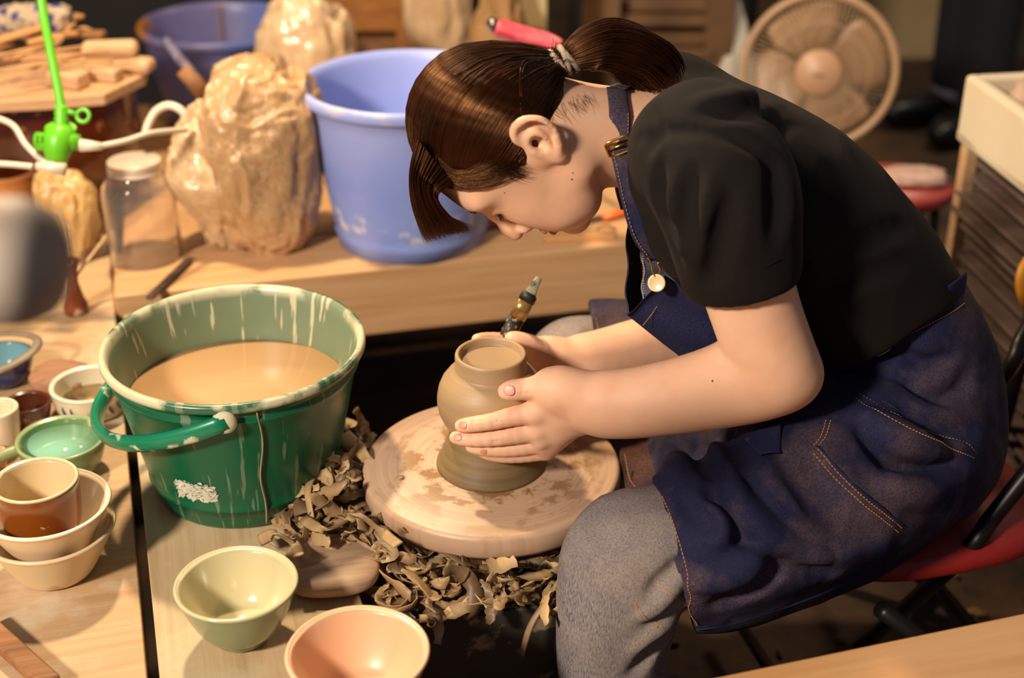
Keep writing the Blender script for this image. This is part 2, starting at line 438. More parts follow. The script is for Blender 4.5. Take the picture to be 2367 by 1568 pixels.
def glaze(name, c1, c2, rough=.18, scale=6, spots=None, rim=None, R=0, h=0, inner=None, low=None):
    x = NT(name); s = x.sep(); c = x.ramp(x.noise(scale, 5), [(.3, c1), (.7, c2)])
    r2 = x.math('SQRT', x.math('ADD', x.math('MULTIPLY', s[0], s[0]), x.math('MULTIPLY', s[1], s[1])))
    if low: c = x.mix(x.ramp(x.math('ADD', x.math('DIVIDE', s[2], h), x.math('MULTIPLY', x.noise(9, 4), .35)), [(.50, 1), (.62, 0)]), c, low)
    if inner: INNER[x.m.name] = M(name + '_inside', inner, rim or inner, 5, rough, Coat_Weight=.25, Coat_Roughness=.08)
    if spots: c = x.mix(x.ramp(x.noise(spots[1], 5), [(spots[2], 0), (spots[2] + .03, 1)]), c, spots[0])
    if rim: c = x.mix(x.ramp(x.math('DIVIDE', s[2], h), [(.955, 0), (.985, 1)]), c, rim)
    x.col(c); x.set(Roughness=rough, Coat_Weight=.25, Coat_Roughness=.08); x.bump(x.noise(30, 3), .06, .001)
    return x.m
def drip(name, base, slip, h, R, amount=.5, rough=.35, low=0.0):
    # plastic bucket stained with vertical runs of slip and blotches on the rim
    x = NT(name); s = x.sep()
    th = x.math('MULTIPLY', x.math('ARCTAN2', s[1], s[0]), 7.0)
    cv = x.n('CombineXYZ'); x.t.links.new(th, cv.inputs[0]); x.t.links.new(x.math('MULTIPLY', s[2], 5.0), cv.inputs[1])
    runs = x.noise(1.5, 3, cv.outputs[0], .6)
    f = x.ramp(runs, [(.64 - .12 * amount, 0), (.66 - .1 * amount, .9)])
    z = x.math('DIVIDE', s[2], h)
    g = x.n('NewGeometry').outputs['Normal']; d = x.n('VectorMath', operation='DOT_PRODUCT')
    x.t.links.new(g, d.inputs[0]); x.t.links.new(x.mapc((1, 1, 0)), d.inputs[1])
    ins = x.ramp(x.math('ADD', x.math('MULTIPLY', d.outputs['Value'], 30.0), .5), [(.30, 1), (.45, 0)])
    rimf = x.ramp(z, [(.93, 0), (.97, 1)])
    blot = x.ramp(x.noise(14, 6), [(.44, .05), (.52, .95)])
    c = x.mix(x.ramp(x.noise(10, 4), [(.3, 0), (.7, .3)]), base, low or base)
    haze = x.math('MULTIPLY', ins, x.ramp(x.noise(1.2, 6), [(.35, .18), (.7, .60)]))
    c = x.mix(haze, c, slip)
    c = x.mix(x.math('MULTIPLY', f, x.math('ADD', x.math('MULTIPLY', ins, .8), .22)), c, slip)
    c = x.mix(x.math('MULTIPLY', rimf, blot), c, slip)
    x.col(c); x.set(Roughness=rough); x.bump(x.noise(60, 3), .05, .001)
    return x.m

# green bucket
X, Y, R, h = solve(539, 787, 608, BZ, 1228, .70)
m_gb = drip('green_bucket_plastic', '#0a5838', '#c9c2a0', h, R, .45, .3, '#084a30')
gb = thing('green_bucket', 'large dark green plastic bucket of slip water on the low board', 'bucket', (X, Y, BZ))
rb = R * .70; th_ = .003
def rg(t): return rb + (R * .965 - rb) * t
prof = [(0, .002), (rb * .96, 0), (rb, .004)] + [(rg(t), h * t) for t in (.06, .15)] + [(rg(.155) + .002, h * .155), (rg(.17), h * .17)] + [(rg(t), h * t) for t in np.linspace(.25, .8, 8)]
prof += [(rg(.85) + .003, h * .85), (rg(.87) + .003, h * .87), (rg(.88), h * .88), (rg(.94), h * .935), (R * .985, h * .94), (R, h * .955), (R, h * .985), (R * .985, h), (R * .955, h), (rg(.97) - .003, h * .97)]
prof += [(rg(t) - .003, h * t) for t in np.linspace(.9, .05, 12)] + [(0, .006)]
obj('bucket_body', lathe(prof, (X, Y, BZ), 128), m_gb, gb)
lv = z_at(X, Y + R * .88, 780) - BZ
m_slip = M('slip_water', '#c0976a', '#c89f72', 3, .18)
obj('slip_water', lathe([(rg(lv / h) - .0035, lv - .001), (rg(lv / h) - .004, lv), (0, lv)], (X, Y, BZ), 96), m_slip, gb, label='beige slip water')
pd = np.array([.10, -1, 0]); pd /= np.linalg.norm(pd); ld = np.array([-1, -.10, 0]); ld /= np.linalg.norm(ld)
hz = h * .90; pts = []
for t in np.linspace(-.02, PI + .02, 40):
    dd = math.sin(t); pts.append(np.array([X, Y, BZ + hz]) + pd * math.cos(t) * (R * 1.0) + ld * dd * (R * 1.16) * math.cos(.38) - ZX * dd * R * 1.16 * math.sin(.38))
m_gh = M('green_handle_plastic', '#0f7a54', '#0d6f4c', 8, .3, spots=('#cfc9ae', 26, .60))
hd = obj('handle', tube(pts, .0105, 12, .62, ref=ld * math.sin(.38) + ZX * math.cos(.38)), m_gh, gb)
for sgn in (1, -1):
    c = np.array([X, Y, BZ + hz]) + pd * sgn * (R * .985); obj('handle_hinge', blob(c, (.013, .008, .014), n=20, m=14), M('slip_lump', '#cfc6a8', '#b9b08e', 30, .7), gb)
def cone_pt(u, v, r_of):                            # nearest front point of a lathed body seen at a pixel
    best = None
    for z in np.linspace(0, h, 80):
        for a in np.linspace(-PI, 0, 90):
            p = np.array([X + r_of(z / h) * math.cos(a), Y + r_of(z / h) * math.sin(a), BZ + z]); q = proj(p); e = (q[0] - u) ** 2 + (q[1] - v) ** 2
            if best is None or e < best[0]: best = (e, a, z)
    return best[1], best[2]
def patch(pix, r_of, off=.0008, n=26):
    C = [cone_pt(*q, r_of) for q in pix]; V = []; F = []                 # four corners: tl tr br bl
    for j in range(n):
        for i in range(n):
            s, t = i / (n - 1), j / (n - 1)
            jt = .03 * vnoise(np.array([[i * .7, j * .7, 3.]]))[0] * (1 if 0 < i < n - 1 else 2)
            a = (C[0][0] * (1 - s) + C[1][0] * s) * (1 - t) + (C[3][0] * (1 - s) + C[2][0] * s) * t + jt * .5
            z = (C[0][1] * (1 - s) + C[1][1] * s) * (1 - t) + (C[3][1] * (1 - s) + C[2][1] * s) * t + jt * .1
            rr = r_of(z / h) + off + .0006 * vnoise(np.array([[i * .9, j * .9, 1.]]))[0]
            V.append((X + rr * math.cos(a), Y + rr * math.sin(a), BZ + z))
    for j in range(n - 1):
        for i in range(n - 1):
            if j > n - 2 - 2 or j < 2:
                if vnoise(np.array([[i * .5, j * .9, 8.]]))[0] > .1: continue
            F.append((j * n + i, j * n + i + 1, (j + 1) * n + i + 1, (j + 1) * n + i))
    return V, F
obj('torn_label', patch([(401, 1104), (500, 1122), (506, 1160), (415, 1148)], rg), M('torn_paper', '#c9c8b4', '#b4b49c', 60, .8), gb, label='torn whitish label')
for pth in ([(597, 948), (603, 1020), (606, 1100), (617, 1160), (620, 1205)], ):
    P = []
    for q in pth:
        a, z = cone_pt(*q, rg); rr = rg(z / h) + .001; P.append((X + rr * math.cos(a), Y + rr * math.sin(a), BZ + z))
    obj('slip_run', tube(smooth_path(P, 24), np.linspace(.0026, .0034, 24), 8, .3), M('dried_slip', '#b9a27c', '#a8926c', 30, .8), gb, label='run of dried slip')

# blue bucket (front) and blue bucket (back)
def bucket(label, u, v, wpx, z0, vbot, ratio, mat_f, rimh=.02):
    global X, Y, R, h
    X, Y, R, h = solve(u, v, wpx, z0, vbot, ratio)
    t = thing('blue_bucket', label, 'bucket', (X, Y, z0)); rb = R * ratio
    f = lambda q: rb + (R * .95 - rb) * q ** .9
    p = [(0, .012), (rb * .9, .012), (rb * .94, 0), (rb * 1.02, .0), (rb * 1.035, .018), (f(.08) * 1.03, .022), (f(.09), .028)] + [(f(q), h * q) for q in np.linspace(.14, .9, 12)]
    p += [(R * .96, h * .92), (R * .99, h * .925), (R, h * .94), (R, h * .98), (R * .985, h * .997), (R * .965, h), (R * .935, h * .99)] + [(f(q) - .004, h * q) for q in np.linspace(.95, .08, 12)] + [(0, h * .07)]
    obj('bucket_body', lathe(p, (X, Y, z0), 112), mat_f(h, R), t); return t, f
def blue_front(h, R):
    x = NT('blue_plastic'); s = x.sep(); c = x.ramp(x.noise(5, 4), [(.3, '#7f92d6'), (.7, '#94a4e0')])
    z = x.math('ADD', x.math('DIVIDE', s[2], h), x.math('MULTIPLY', x.noise(14, 4), .08))
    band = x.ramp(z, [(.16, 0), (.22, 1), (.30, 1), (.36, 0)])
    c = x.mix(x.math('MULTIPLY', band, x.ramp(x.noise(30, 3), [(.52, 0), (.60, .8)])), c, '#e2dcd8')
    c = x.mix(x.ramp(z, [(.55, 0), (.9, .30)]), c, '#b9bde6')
    c = x.mix(x.math('MULTIPLY', x.ramp(x.noise(7, 5), [(.57, 0), (.66, .7)]), x.ramp(z, [(.6, 0), (.75, 1)])), c, '#d8c9a8')
    x.col(c); x.set(Roughness=.38); return x.m
def blue_back(h, R):
    x = NT('dirty_blue_plastic'); s = x.sep(); c = x.ramp(x.noise(4, 4), [(.3, '#5160a0'), (.7, '#6a78b4')])
    z = x.math('DIVIDE', s[2], h); f = x.math('MULTIPLY', x.ramp(x.noise(6, 5), [(.46, 0), (.56, 1)]), x.ramp(z, [(.80, 0), (.95, 1)]))
    f = x.math('MULTIPLY', f, x.ramp(x.math('DIVIDE', s[0], R), [(-.2, 1), (.1, .0)]))
    c = x.mix(x.ramp(x.math('DIVIDE', s[0], R), [(.0, .35), (.4, .0)]), c, '#7d5a44')
    c = x.mix(f, c, '#b0712c'); x.col(c); x.set(Roughness=.35); return x.m
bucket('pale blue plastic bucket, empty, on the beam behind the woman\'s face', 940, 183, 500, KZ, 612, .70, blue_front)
t, f = bucket('darker blue bucket stained with orange clay, at the back left', 507, 48, 376, .30, 330, .68, blue_back)
m_hb = M('handle_blue', '#8f93b4', '#6b5a68', 20, .4)
P = [DP(385, 95, 2.42), DP(410, 130, 2.36), DP(440, 165, 2.33), DP(475, 215, 2.36), DP(500, 260, 2.4)]
obj('handle', tube(smooth_path(P, 20), .0085, 10), m_hb, t)
obj('grip', tube([DP(424, 160, 2.33), DP(470, 215, 2.34)], .014, 12), M('clay_grip', '#b87430', '#8c6a4a', 40, .7), t, label='clay-stained handle grip')
a_ = 1.75; obj('clay_streak', tube([(X + (f(q) - .006) * math.cos(a_), Y + (f(q) - .006) * math.sin(a_), .30 + h * q) for q in np.linspace(.97, .3, 12)], .011, 8, .2), M('orange_slip', '#a8743c', '#94622f', 12, .5), t, label='orange clay streak')

# bowls and cups: name, label, cat, rim centre, rim width, base height, base bottom pixel, ratio
def cup(name, label, cat, u, v, wpx, z0, vbot, ratio, mat_f, bulge=.5, foot=0.0, th=.004, lip=0, parts=None, XY=None, hh=None, group=None):
    if XY: Xc, Yc, Rc, hc_ = XY[0], XY[1], wpx, hh
    else: Xc, Yc, Rc, hc_ = solve(u, v, wpx, z0, vbot, ratio)
    t = thing(name, label, cat, (Xc, Yc, z0), group)
    pr = pot_prof(Rc, Rc * ratio, hc_, th, bulge, foot, lip); mm = mat_f(hc_, Rc); b = obj('body', lathe(pr, (Xc, Yc, z0), 72, wob=.004), mm, t)
    if mm.name in INNER:
        b.data.materials.append(INNER[mm.name]); k = int(np.argmax([q[1] for q in pr])) + 1
        b.data.polygons.foreach_set('material_index', [1 if (i // 72) >= k else 0 for i in range(len(b.data.polygons))])
    return t, Xc, Yc, Rc, hc_
cup('celadon_bowl', 'green glazed bowl with a yellow-cream inside, left of the two front bowls', 'bowl', 545, 1345, 286, BZ, 1515, .46,
    lambda h, R: glaze('celadon', '#77805a', '#87906a', inner='#c9bd92', rim='#c2b88c', R=R, h=h), .55, .008, .0045)
cup('pink_bowl', 'peach pink bowl in front, cut by the bottom edge of the photo', 'bowl', 826, 1503, 335, BZ, 1690, .45,
    lambda h, R: glaze('peach_glaze', '#c9936c', '#d29e78', rough=.4, R=R, h=h, rim='#dcb48c', inner='#dba67e'), .55, .008, .005)
t, X0, Y0, R0, h0 = cup('flared_bowl', 'cream flared bowl at the bottom of the stack on the table', 'bowl', 112, 1212, 302, TZ, 1372, .56,
    lambda h, R: glaze('cream_crackle', '#d6bb8c', '#e0c89c', rough=.35, R=R, h=h, rim='#dcc39a', spots=('#c79658', 9, .64)), .9, 0, .005, group='nested bowls in the left stack')
z2 = z_at(X0, Y0, 1160)
t, _, _, R2, h2 = cup('flared_bowl', 'cream flared bowl nested on top of the bottom one, holding the brown cup', 'bowl', 0, 0, R0 * .985, z2 - h0 * .98, 0, .56,
    lambda h, R: glaze('cream_crackle_two', '#ddc098', '#e7cfaa', rough=.35, R=R, h=h, rim='#eedcbc'), .9, 0, .005, XY=(X0, Y0), hh=h0 * .98, group='nested bowls in the left stack')
zc = z2 - h0 * .98 + h0 * .46; Rc = 97 * proj((X0, Y0, zc + .06))[2] / FPX; xc = X0 - .005; hc2 = z_at(xc, Y0, 1107) - zc
cup('brown_cup', 'amber brown glazed cup with a pale inside, sitting in the stacked bowls', 'cup', 0, 0, Rc, zc, 0, .86,
    lambda h, R: glaze('amber', '#6e360c', '#844411', rough=.2, R=R, h=h, rim='#dcc498', inner='#cbb48a', spots=('#d7b98c', 34, .66)), .45, 0, .004, XY=(xc, Y0), hh=hc2)
t, Xm, Ym, Rm, hm = cup('green_mug', 'green glazed mug full of pale green water, behind the brown cup', 'mug', 140, 1010, 205, TZ, 1125, .62,
    lambda h, R: glaze('moss_glaze', '#5e7d4a', '#7a9a66', rough=.25, R=R, h=h, rim='#94a070', spots=('#c0b084', 16, .62)), .45, .004, .005)
obj('water', lathe([(Rm * .88, hm * .78), (Rm * .90, hm * .80), (0, hm * .80)], (Xm, Ym, TZ), 48), M('green_water', '#7fb093', '#8fbfa0', 4, .08), t, label='pale green water')
obj('handle', tube(smooth_path([(Xm - Rm * .85, Ym - .01, TZ + hm * .8), (Xm - Rm * 1.35, Ym - .03, TZ + hm * .72), (Xm - Rm * 1.3, Ym - .03, TZ + hm * .35), (Xm - Rm * .75, Ym - .012, TZ + hm * .25)], 16), .007, 10), M('mug_handle_glaze', '#9aa073', '#7d8a5a', 20, .3), t)
t, Xw, Yw, Rw, hw = cup('white_slip_cup', 'white cup with dark blue strokes holding beige slip, beside the bucket handle', 'cup', 205, 885, 180, TZ, 985, .78,
    lambda h, R: glaze('white_glaze', '#cdbf9f', '#dbceb2', rough=.3, R=R, h=h, rim='#ddd2b8', spots=('#b9a27a', 14, .62)), .4, 0, .006)
obj('slip', lathe([(Rw * .86, hw * .42), (Rw * .4, hw * .36), (0, hw * .38)], (Xw, Yw, TZ), 48, wob=.02), M('thick_slip', '#b79a68', '#a98a58', 8, .4, .4, .003), t, label='thick beige slip')
m_cob = M('cobalt', '#101a44', '#1c2c66', 10, .3)
for a in (-2.0, -1.75, -1.0, -.75, -.45, -.2):
    P = [(Xw + (Rw * (.80 + .2 * q ** .4) + .0008) * math.cos(a + .08 * math.sin(q * 7)), Yw + (Rw * (.80 + .2 * q ** .4) + .0008) * math.sin(a + .08 * math.sin(q * 7)), TZ + hw * q) for q in np.linspace(.3, .72, 8)]
    obj('painted_stroke', tube(P, np.array([.001, .002, .003, .004, .004, .003, .002, .001]) * .8, 8, .3), m_cob, t, label='dark blue painted stroke')
cup('brown_cup', 'small dark brown cup splashed with white, between the white cups', 'cup', 62, 928, 108, TZ, 1000, .7,
    lambda h, R: glaze('dark_brown_glaze', '#4a2212', '#5e2e18', rough=.25, R=R, h=h, spots=('#b39a86', 18, .58)), .5, 0, .004)
cup('white_cup', 'plain cream cup cut off by the left edge of the photo', 'cup', -8, 942, 96, TZ, 1052, .62,
    lambda h, R: glaze('ivory_glaze', '#dcc9a4', '#e6d6b6', rough=.3, R=R, h=h, spots=('#c8ac7c', 24, .66)), .4, 0, .004)
cup('pink_cup', 'small pinkish cup at the left edge behind the brown cup', 'cup', -34, 1052, 100, TZ, 1110, .7,
    lambda h, R: glaze('pink_clay', '#d59a72', '#dca682', rough=.5, R=R, h=h), .5, 0, .004)
t, Xt, Yt, Rt, ht = cup('blue_dish', 'cobalt blue dish with a flat strap handle at the left edge', 'dish', 0, 822, 150, TZ, 905, .6,
    lambda h, R: glaze('cobalt_glaze', '#0e1540', '#1b2a6a', rough=.15, R=R, h=h, inner='#6f97a0', spots=('#8a7a5a', 18, .66)), .5, 0, .004)
P = [(Xt + Rt * .3 + 1.1 * Rt * q[0], Yt + Rt * q[1], TZ + ht * q[2]) for q in ((-1.3, .8, 1.15), (-.2, .85, 1.35), (.62, .6, 1.3), (.66, .0, 1.15), (.1, -.8, 1.0), (-.7, -1.15, .9))]
obj('handle', tube(smooth_path(P, 30), .006, 10, .45), M('strap_clay', '#6b5a46', '#8a7a62', 20, .5, spots=('#2a2f5a', 14, .6)), t)
# oval wooden tools
def pebble(name, label, cat, u0, u1, v0, v1, z0, th, mat, rot=0, disp=None):
    a = Z((u0 + u1) / 2, (v0 + v1) / 2, z0 + th * .6); D = proj(a)[2]; rx = (u1 - u0) / 2 * D / FPX; ry = (v1 - v0) / 2 * D / FPX / .56
    c, s = math.cos(rot), math.sin(rot)
    return obj(name, blob((a[0], a[1], z0 + th / 2), (rx, ry * .92, th / 2), (np.array([c, s, 0]), np.array([-s, c, 0]), ZX), 56, 24, disp, power=.72), mat, loc=(a[0], a[1], z0), label=label, cat=cat)
pebble('wooden_pad', 'oval grey-pink wooden pad lying between the celadon bowl and the shavings', 'wooden tool', 655, 878, 1236, 1368, BZ, .026,
       wood('pad_wood', '#8f7258', '#a98a6c', '#bf9f80', gs=.9), .1)
pebble('wooden_paddle', 'rounded dusty wooden paddle behind the white slip cup', 'wooden tool', 70, 215, 832, 905, TZ, .03, wood('paddle_wood', '#8a6044', '#9e7454', '#b08868', gs=1), -.3)
a = Z(-40, 1440, TZ + .012); b = Z(120, 1585, TZ + .012)
obj('wooden_stick', bar(a, b, .022, .014), m_dwood, smooth=False, bevel=.004, label='brown wooden stick lying in the bottom left corner', cat='stick')

# ------------------------------------------------------------------ wheel, chuck and the bowl being trimmed
def wheelmat():
    x = NT('wheel_head'); s = x.sep()
    r = x.math('SQRT', x.math('ADD', x.math('MULTIPLY', s[0], s[0]), x.math('MULTIPLY', s[1], s[1])))
    th = x.math('ARCTAN2', s[1], s[0])
    cv = x.n('CombineXYZ'); x.t.links.new(x.math('MULTIPLY', r, 260.0), cv.inputs[0]); x.t.links.new(x.math('MULTIPLY', x.math('SINE', th), .9), cv.inputs[1]); x.t.links.new(x.math('MULTIPLY', x.math('COSINE', th), .9), cv.inputs[2])
    fine = x.noise(1.0, 4, cv.outputs[0])
    cv2 = x.n('CombineXYZ'); x.t.links.new(x.math('MULTIPLY', r, 38.0), cv2.inputs[0]); x.t.links.new(x.math('MULTIPLY', x.math('SINE', th), 2.4), cv2.inputs[1]); x.t.links.new(x.math('MULTIPLY', x.math('COSINE', th), 2.4), cv2.inputs[2])
    smear = x.noise(1.0, 5, cv2.outputs[0], .6)
    c = x.ramp(fine, [(.3, '#b8957a'), (.7, '#ceac8c')])
    c = x.mix(x.math('MULTIPLY', x.ramp(smear, [(.50, 0), (.57, .9)]), x.ramp(r, [(.075, 1), (.13, .30)])), c, '#84602f')
    x.col(c); x.set(Roughness=.42); x.bump(fine, .12, .0006); return x.m
WR = .145
wh = thing('potters_wheel', 'round pale potter\'s wheel head smeared with wet clay', 'pottery wheel', (POT[0], POT[1], POT[2] - .11))
# origin of the head at the wheel centre so that its rings are concentric
obj('wheel_head', lathe([(0, .078), (WR - .012, .078), (WR - .004, .081), (WR, .087), (WR, .104), (WR - .002, .108), (WR - .006, .110), (0, .110)], WL[wh.name], 160), wheelmat(), wh, autos=50)
obj('spindle', lathe([(.03, .037), (.03, .078)], WL[wh.name], 24), m_black_metal, wh)
ck = obj('clay_chuck', lathe([(.0615, 0), (.061, .004), (.058, .009), (.0545, .018), (.0508, .028), (.0475, .038), (.0455, .047), (0, .047)], POT, 96, wob=.01), M('wet_clay', '#6b5636', '#86704a', 6, .5, .3, .001, 60, stretch=(1, 1, 20)), label='grey-green clay chuck holding the bowl on the wheel', cat='clay chuck', loc=POT)
bp = [(.0445, .0475), (.047, .049), (.0535, .060), (.0575, .070), (.0592, .080), (.0590, .088), (.0572, .098), (.0535, .107), (.0480, .1145), (.0430, .1188), (.0396, .1206), (.0388, .1225), (.0388, .1375), (.0382, .1395), (.0370, .1405), (.0350, .1403), (.0338, .139), (.0335, .134), (.0322, .1318), (.02, .1310), (0, .1313)]
obj('clay_bowl', lathe(bp, POT, 112), m_clayw, label='upside-down unfired clay bowl with a foot ring, being trimmed on the wheel', cat='clay bowl', loc=POT + ZX * .0475, autos=55)
mp = [(0.036, 0), (.03, .004)]
# ------------------------------------------------------------------ clay shavings
def ribbon(Lr, wd, curl, twist, th=.0012, n=16, seed=0):
    r = random.Random(seed); k = []; p = np.zeros(3); ang = r.uniform(0, 6); el = r.uniform(-.3, .5); pts = [p.copy()]
    side = []
    for i in range(n):
        ang += curl / n * (1 + .5 * math.sin(i * .8 + seed)); el += r.uniform(-.12, .12)
        d = np.array([math.cos(ang) * math.cos(el), math.sin(ang) * math.cos(el), math.sin(el)]); p = p + d * Lr / n; pts.append(p.copy())
    P, T, N, B = frames(pts); V = []; F = []
    for i in range(len(P)):
        q = twist * i / n + .3 * math.sin(i * .7 + seed); u = N[i] * math.cos(q) + B[i] * math.sin(q); w = -N[i] * math.sin(q) + B[i] * math.cos(q)
        ww = wd * (.35 + .65 * math.sin(PI * (i + .6) / (n + 1.2)) ** .5) * (1 + .22 * math.sin(i * 2.3 + seed * 2))
        for a, b in ((-.5, -1), (0, -1.35), (.5, -1), (.5, 1), (0, .6), (-.5, 1)): V.append(P[i] + u * ww * a + w * th * b * .5 + (w * ww * .18 if a == 0 else 0))
    for i in range(len(P) - 1):
        for j in range(6): F.append((i * 6 + j, i * 6 + (j + 1) % 6, i * 6 + 6 + (j + 1) % 6, i * 6 + 6 + j))
    F.append(tuple(range(5, -1, -1))); F.append(tuple(range(len(V) - 6, len(V))))
    V = np.array(V); V -= V.mean(0); return V, F
m_sh = [M('shaving_clay', '#806544', '#a0815a', 22, .5, .3, .0008, 90), M('shaving_clay_dry', '#9c7f58', '#b4966c', 22, .6, .3, .0008, 90), M('shaving_clay_dark', '#5a442c', '#7a6040', 22, .5, .3, .0008, 90)]
protos = []
for i in range(16):
    Lr = random.uniform(.035, .085); wd = random.uniform(.008, .017)
    if i < 4: Lr, wd = .12, .016
    protos.append(obj('clay_shaving', ribbon(Lr, wd, random.choice((1.5, 3, 5, 7, 9)), random.uniform(-2, 2), seed=i), m_sh[i % 3], loc=(0, 0, 0)))
def inpoly(u, v, P):
    c = False; j = len(P) - 1
    for i in range(len(P)):
        if (P[i][1] > v) != (P[j][1] > v) and u < (P[j][0] - P[i][0]) * (v - P[i][1]) / (P[j][1] - P[i][1]) + P[i][0]: c = not c
        j = i
    return c
polyA = [(640, 1215), (720, 1110), (770, 1040), (790, 985), (850, 1010), (930, 1100), (960, 1200), (1000, 1270), (900, 1300), (700, 1270)]
polyB = [(870, 1300), (1000, 1270), (1150, 1290), (1320, 1270), (1320, 1395), (1210, 1400), (1130, 1400), (1010, 1440), (900, 1400)]
def mound(p):                                       # height of the heap over the board
    d = np.array(p[:2]) - POT[:2]; rad = np.linalg.norm(d)
    q = np.array(p[:2]) - Z(820, 1130, BZ)[:2]; m = .045 * math.exp(-(q @ q) / .006)
    q = np.array(p[:2]) - Z(1060, 1340, .355)[:2]; m += .022 * math.exp(-(q @ q) / .008)
    return m
used = set(); cnt = 0
LABA = 'curled strip of grey-brown clay in the heap between the bucket and the wheel'
LABB = 'curled strip of grey-brown clay in the heap on the black wheel box'
for k in range(230):
    P, lab, z0 = (polyA, LABA, BZ) if k < 125 else (polyB, LABB, .355)
    while True:
        u = random.uniform(min(q[0] for q in P), max(q[0] for q in P)); v = random.uniform(min(q[1] for q in P), max(q[1] for q in P))
        if inpoly(u, v, P): break
    zz = z0 + .01
    for _ in range(3):
        p = Z(u, v, zz); zz = z0 + .008 + mound(p) * random.uniform(.75, 1.0)
    d = math.hypot(p[0] - POT[0], p[1] - POT[1])
    if d < WR + .012: zz = min(zz, POT[2] - .048); p = Z(u, v, zz)
    src = protos[k % 16]; o = src if k < 16 else src.copy()
    if k >= 16: COL.objects.link(o)
    o.location = (p[0], p[1], zz + random.uniform(0, .006)); o.rotation_euler = (random.uniform(-.6, .6), random.uniform(-.6, .6), random.uniform(0, 6.3))
    s = random.uniform(.8, 1.4) if k < 125 else random.uniform(.65, 1.2); o.scale = (s, s, s)
    setp(o, lab, 'clay shaving', 'clay shavings beside the wheel' if k < 125 else 'clay shavings on the wheel box')
# the crumbs under them
gv = []
for P, z0, n in ((polyA, BZ, 260), (polyB, .352, 260)):
    for k in range(n):
        while True:
            u = random.uniform(640, 1320); v = random.uniform(985, 1440)
            if inpoly(u, v, P): break
        p = Z(u, v, z0 + .004); zz = z0 + .003 + mound(p) * random.uniform(0, .8)
        if math.hypot(p[0] - POT[0], p[1] - POT[1]) < WR + .01: zz = min(zz, POT[2] - .05)
        V, F = ribbon(random.uniform(.015, .04), random.uniform(.004, .009), random.uniform(1, 7), 1, n=6, seed=k + 100)
        gv.append((V + [p[0], p[1], zz], F))
for P, z0 in ((polyA, BZ), (polyB, .352)):          # solid core of the heap
    c0 = Z(820, 1130, BZ) if P is polyA else Z(1060, 1340, .355)
    gv.append(blob((c0[0], c0[1], z0), (.075, .075, .030) if P is polyA else (.11, .05, .014), n=30, m=16, disp=lambda d: .15 * mnoise.noise(Vector(d) * 5)))
obj('clay_crumbs', merge(*gv), m_sh[2], label='small broken clay trimmings filling the heaps around the wheel', cat='clay trimmings', kind='stuff', smooth=False)
lab = 'long straight clay sliver hanging over the front edge of the black wheel box'
P = [Z(1330, 1290, .39), Z(1290, 1345, .38), Z(1255, 1400, .365), Z(1225, 1450, .345), Z(1205, 1515, .315)]
obj('clay_shaving', tube(smooth_path(P, 16), np.interp(np.linspace(0, 1, 16), [0, .8, 1], [.002, .004, .0035]), 8, .4), m_sh[0], label=lab, cat='clay shaving')
P = [Z(925, 1150, .415), Z(985, 1245, .40), Z(1050, 1290, .40), Z(1100, 1320, .385), Z(1135, 1345, .375)]
obj('clay_shaving', tube(smooth_path(P, 16), .0035, 8, .4), m_sh[2], label='long thin clay strip under the front rim of the wheel', cat='clay shaving')
for (pp, wd, lab) in (([(792, 1010), (840, 1055), (880, 1085), (915, 1115)], .014, 'broad flat clay strip leaning on the left rim of the wheel'),
                      ([(720, 1200), (712, 1130), (740, 1085), (770, 1075)], .007, 'large hooked clay curl standing beside the green bucket'),
                      ([(700, 1200), (750, 1225), (800, 1205), (830, 1190), (880, 1230), (920, 1260)], .008, 'long wavy clay strip at the foot of the heap'),
                      ([(600, 1250), (640, 1235), (680, 1260), (690, 1285)], .008, 'clay curl lying on the end of the wooden pad')):
    P = [Z(q[0], q[1], BZ + .03 + (.02 if i % 2 else 0)) for i, q in enumerate(pp)]
    obj('clay_shaving', tube(smooth_path(P, 24), wd * .8, 8, .25, ref=np.array([.6, -.5, .4])), m_sh[1], label=lab, cat='clay shaving')
# ------------------------------------------------------------------ the woman
HO = POT * [1, 1, 0] + AX * .029 + ZX * .819
HF = AX * -.31 + ZX * -.95; HF /= np.linalg.norm(HF); HU = AX * -.95 + ZX * .31; HU /= np.linalg.norm(HU)
def H(F, L_, U): return HO + HF * F + NL * L_ + HU * U
HAX = (HF, NL, HU)
woman = thing('person', 'woman in black T-shirt and denim apron, hair tied back, leaning over the pottery wheel', 'person', (S(2100, 950, 0) * [1, 1, 0]))
m_skin = NT('skin'); 
_c = m_skin.ramp(m_skin.noise(14, 4), [(.3, '#e0ad8a'), (.7, '#e8b997')]); m_skin.col(m_skin.mix(m_skin.ramp(m_skin.noise(38, 3), [(.5, 0), (.75, .22)]), _c, '#d58a6e'))
m_skin.set(Roughness=.56, Specular_IOR_Level=.35, Subsurface_Weight=.12, Subsurface_Scale=.02); m_skin.b.inputs['Subsurface Radius'].default_value = (1, .35, .15)
m_skin.bump(m_skin.noise(420, 3), .10, .0004); m_skin = m_skin.m

B = Field((-.16, .98, .33), (.60, 1.74, 1.0), .0021)
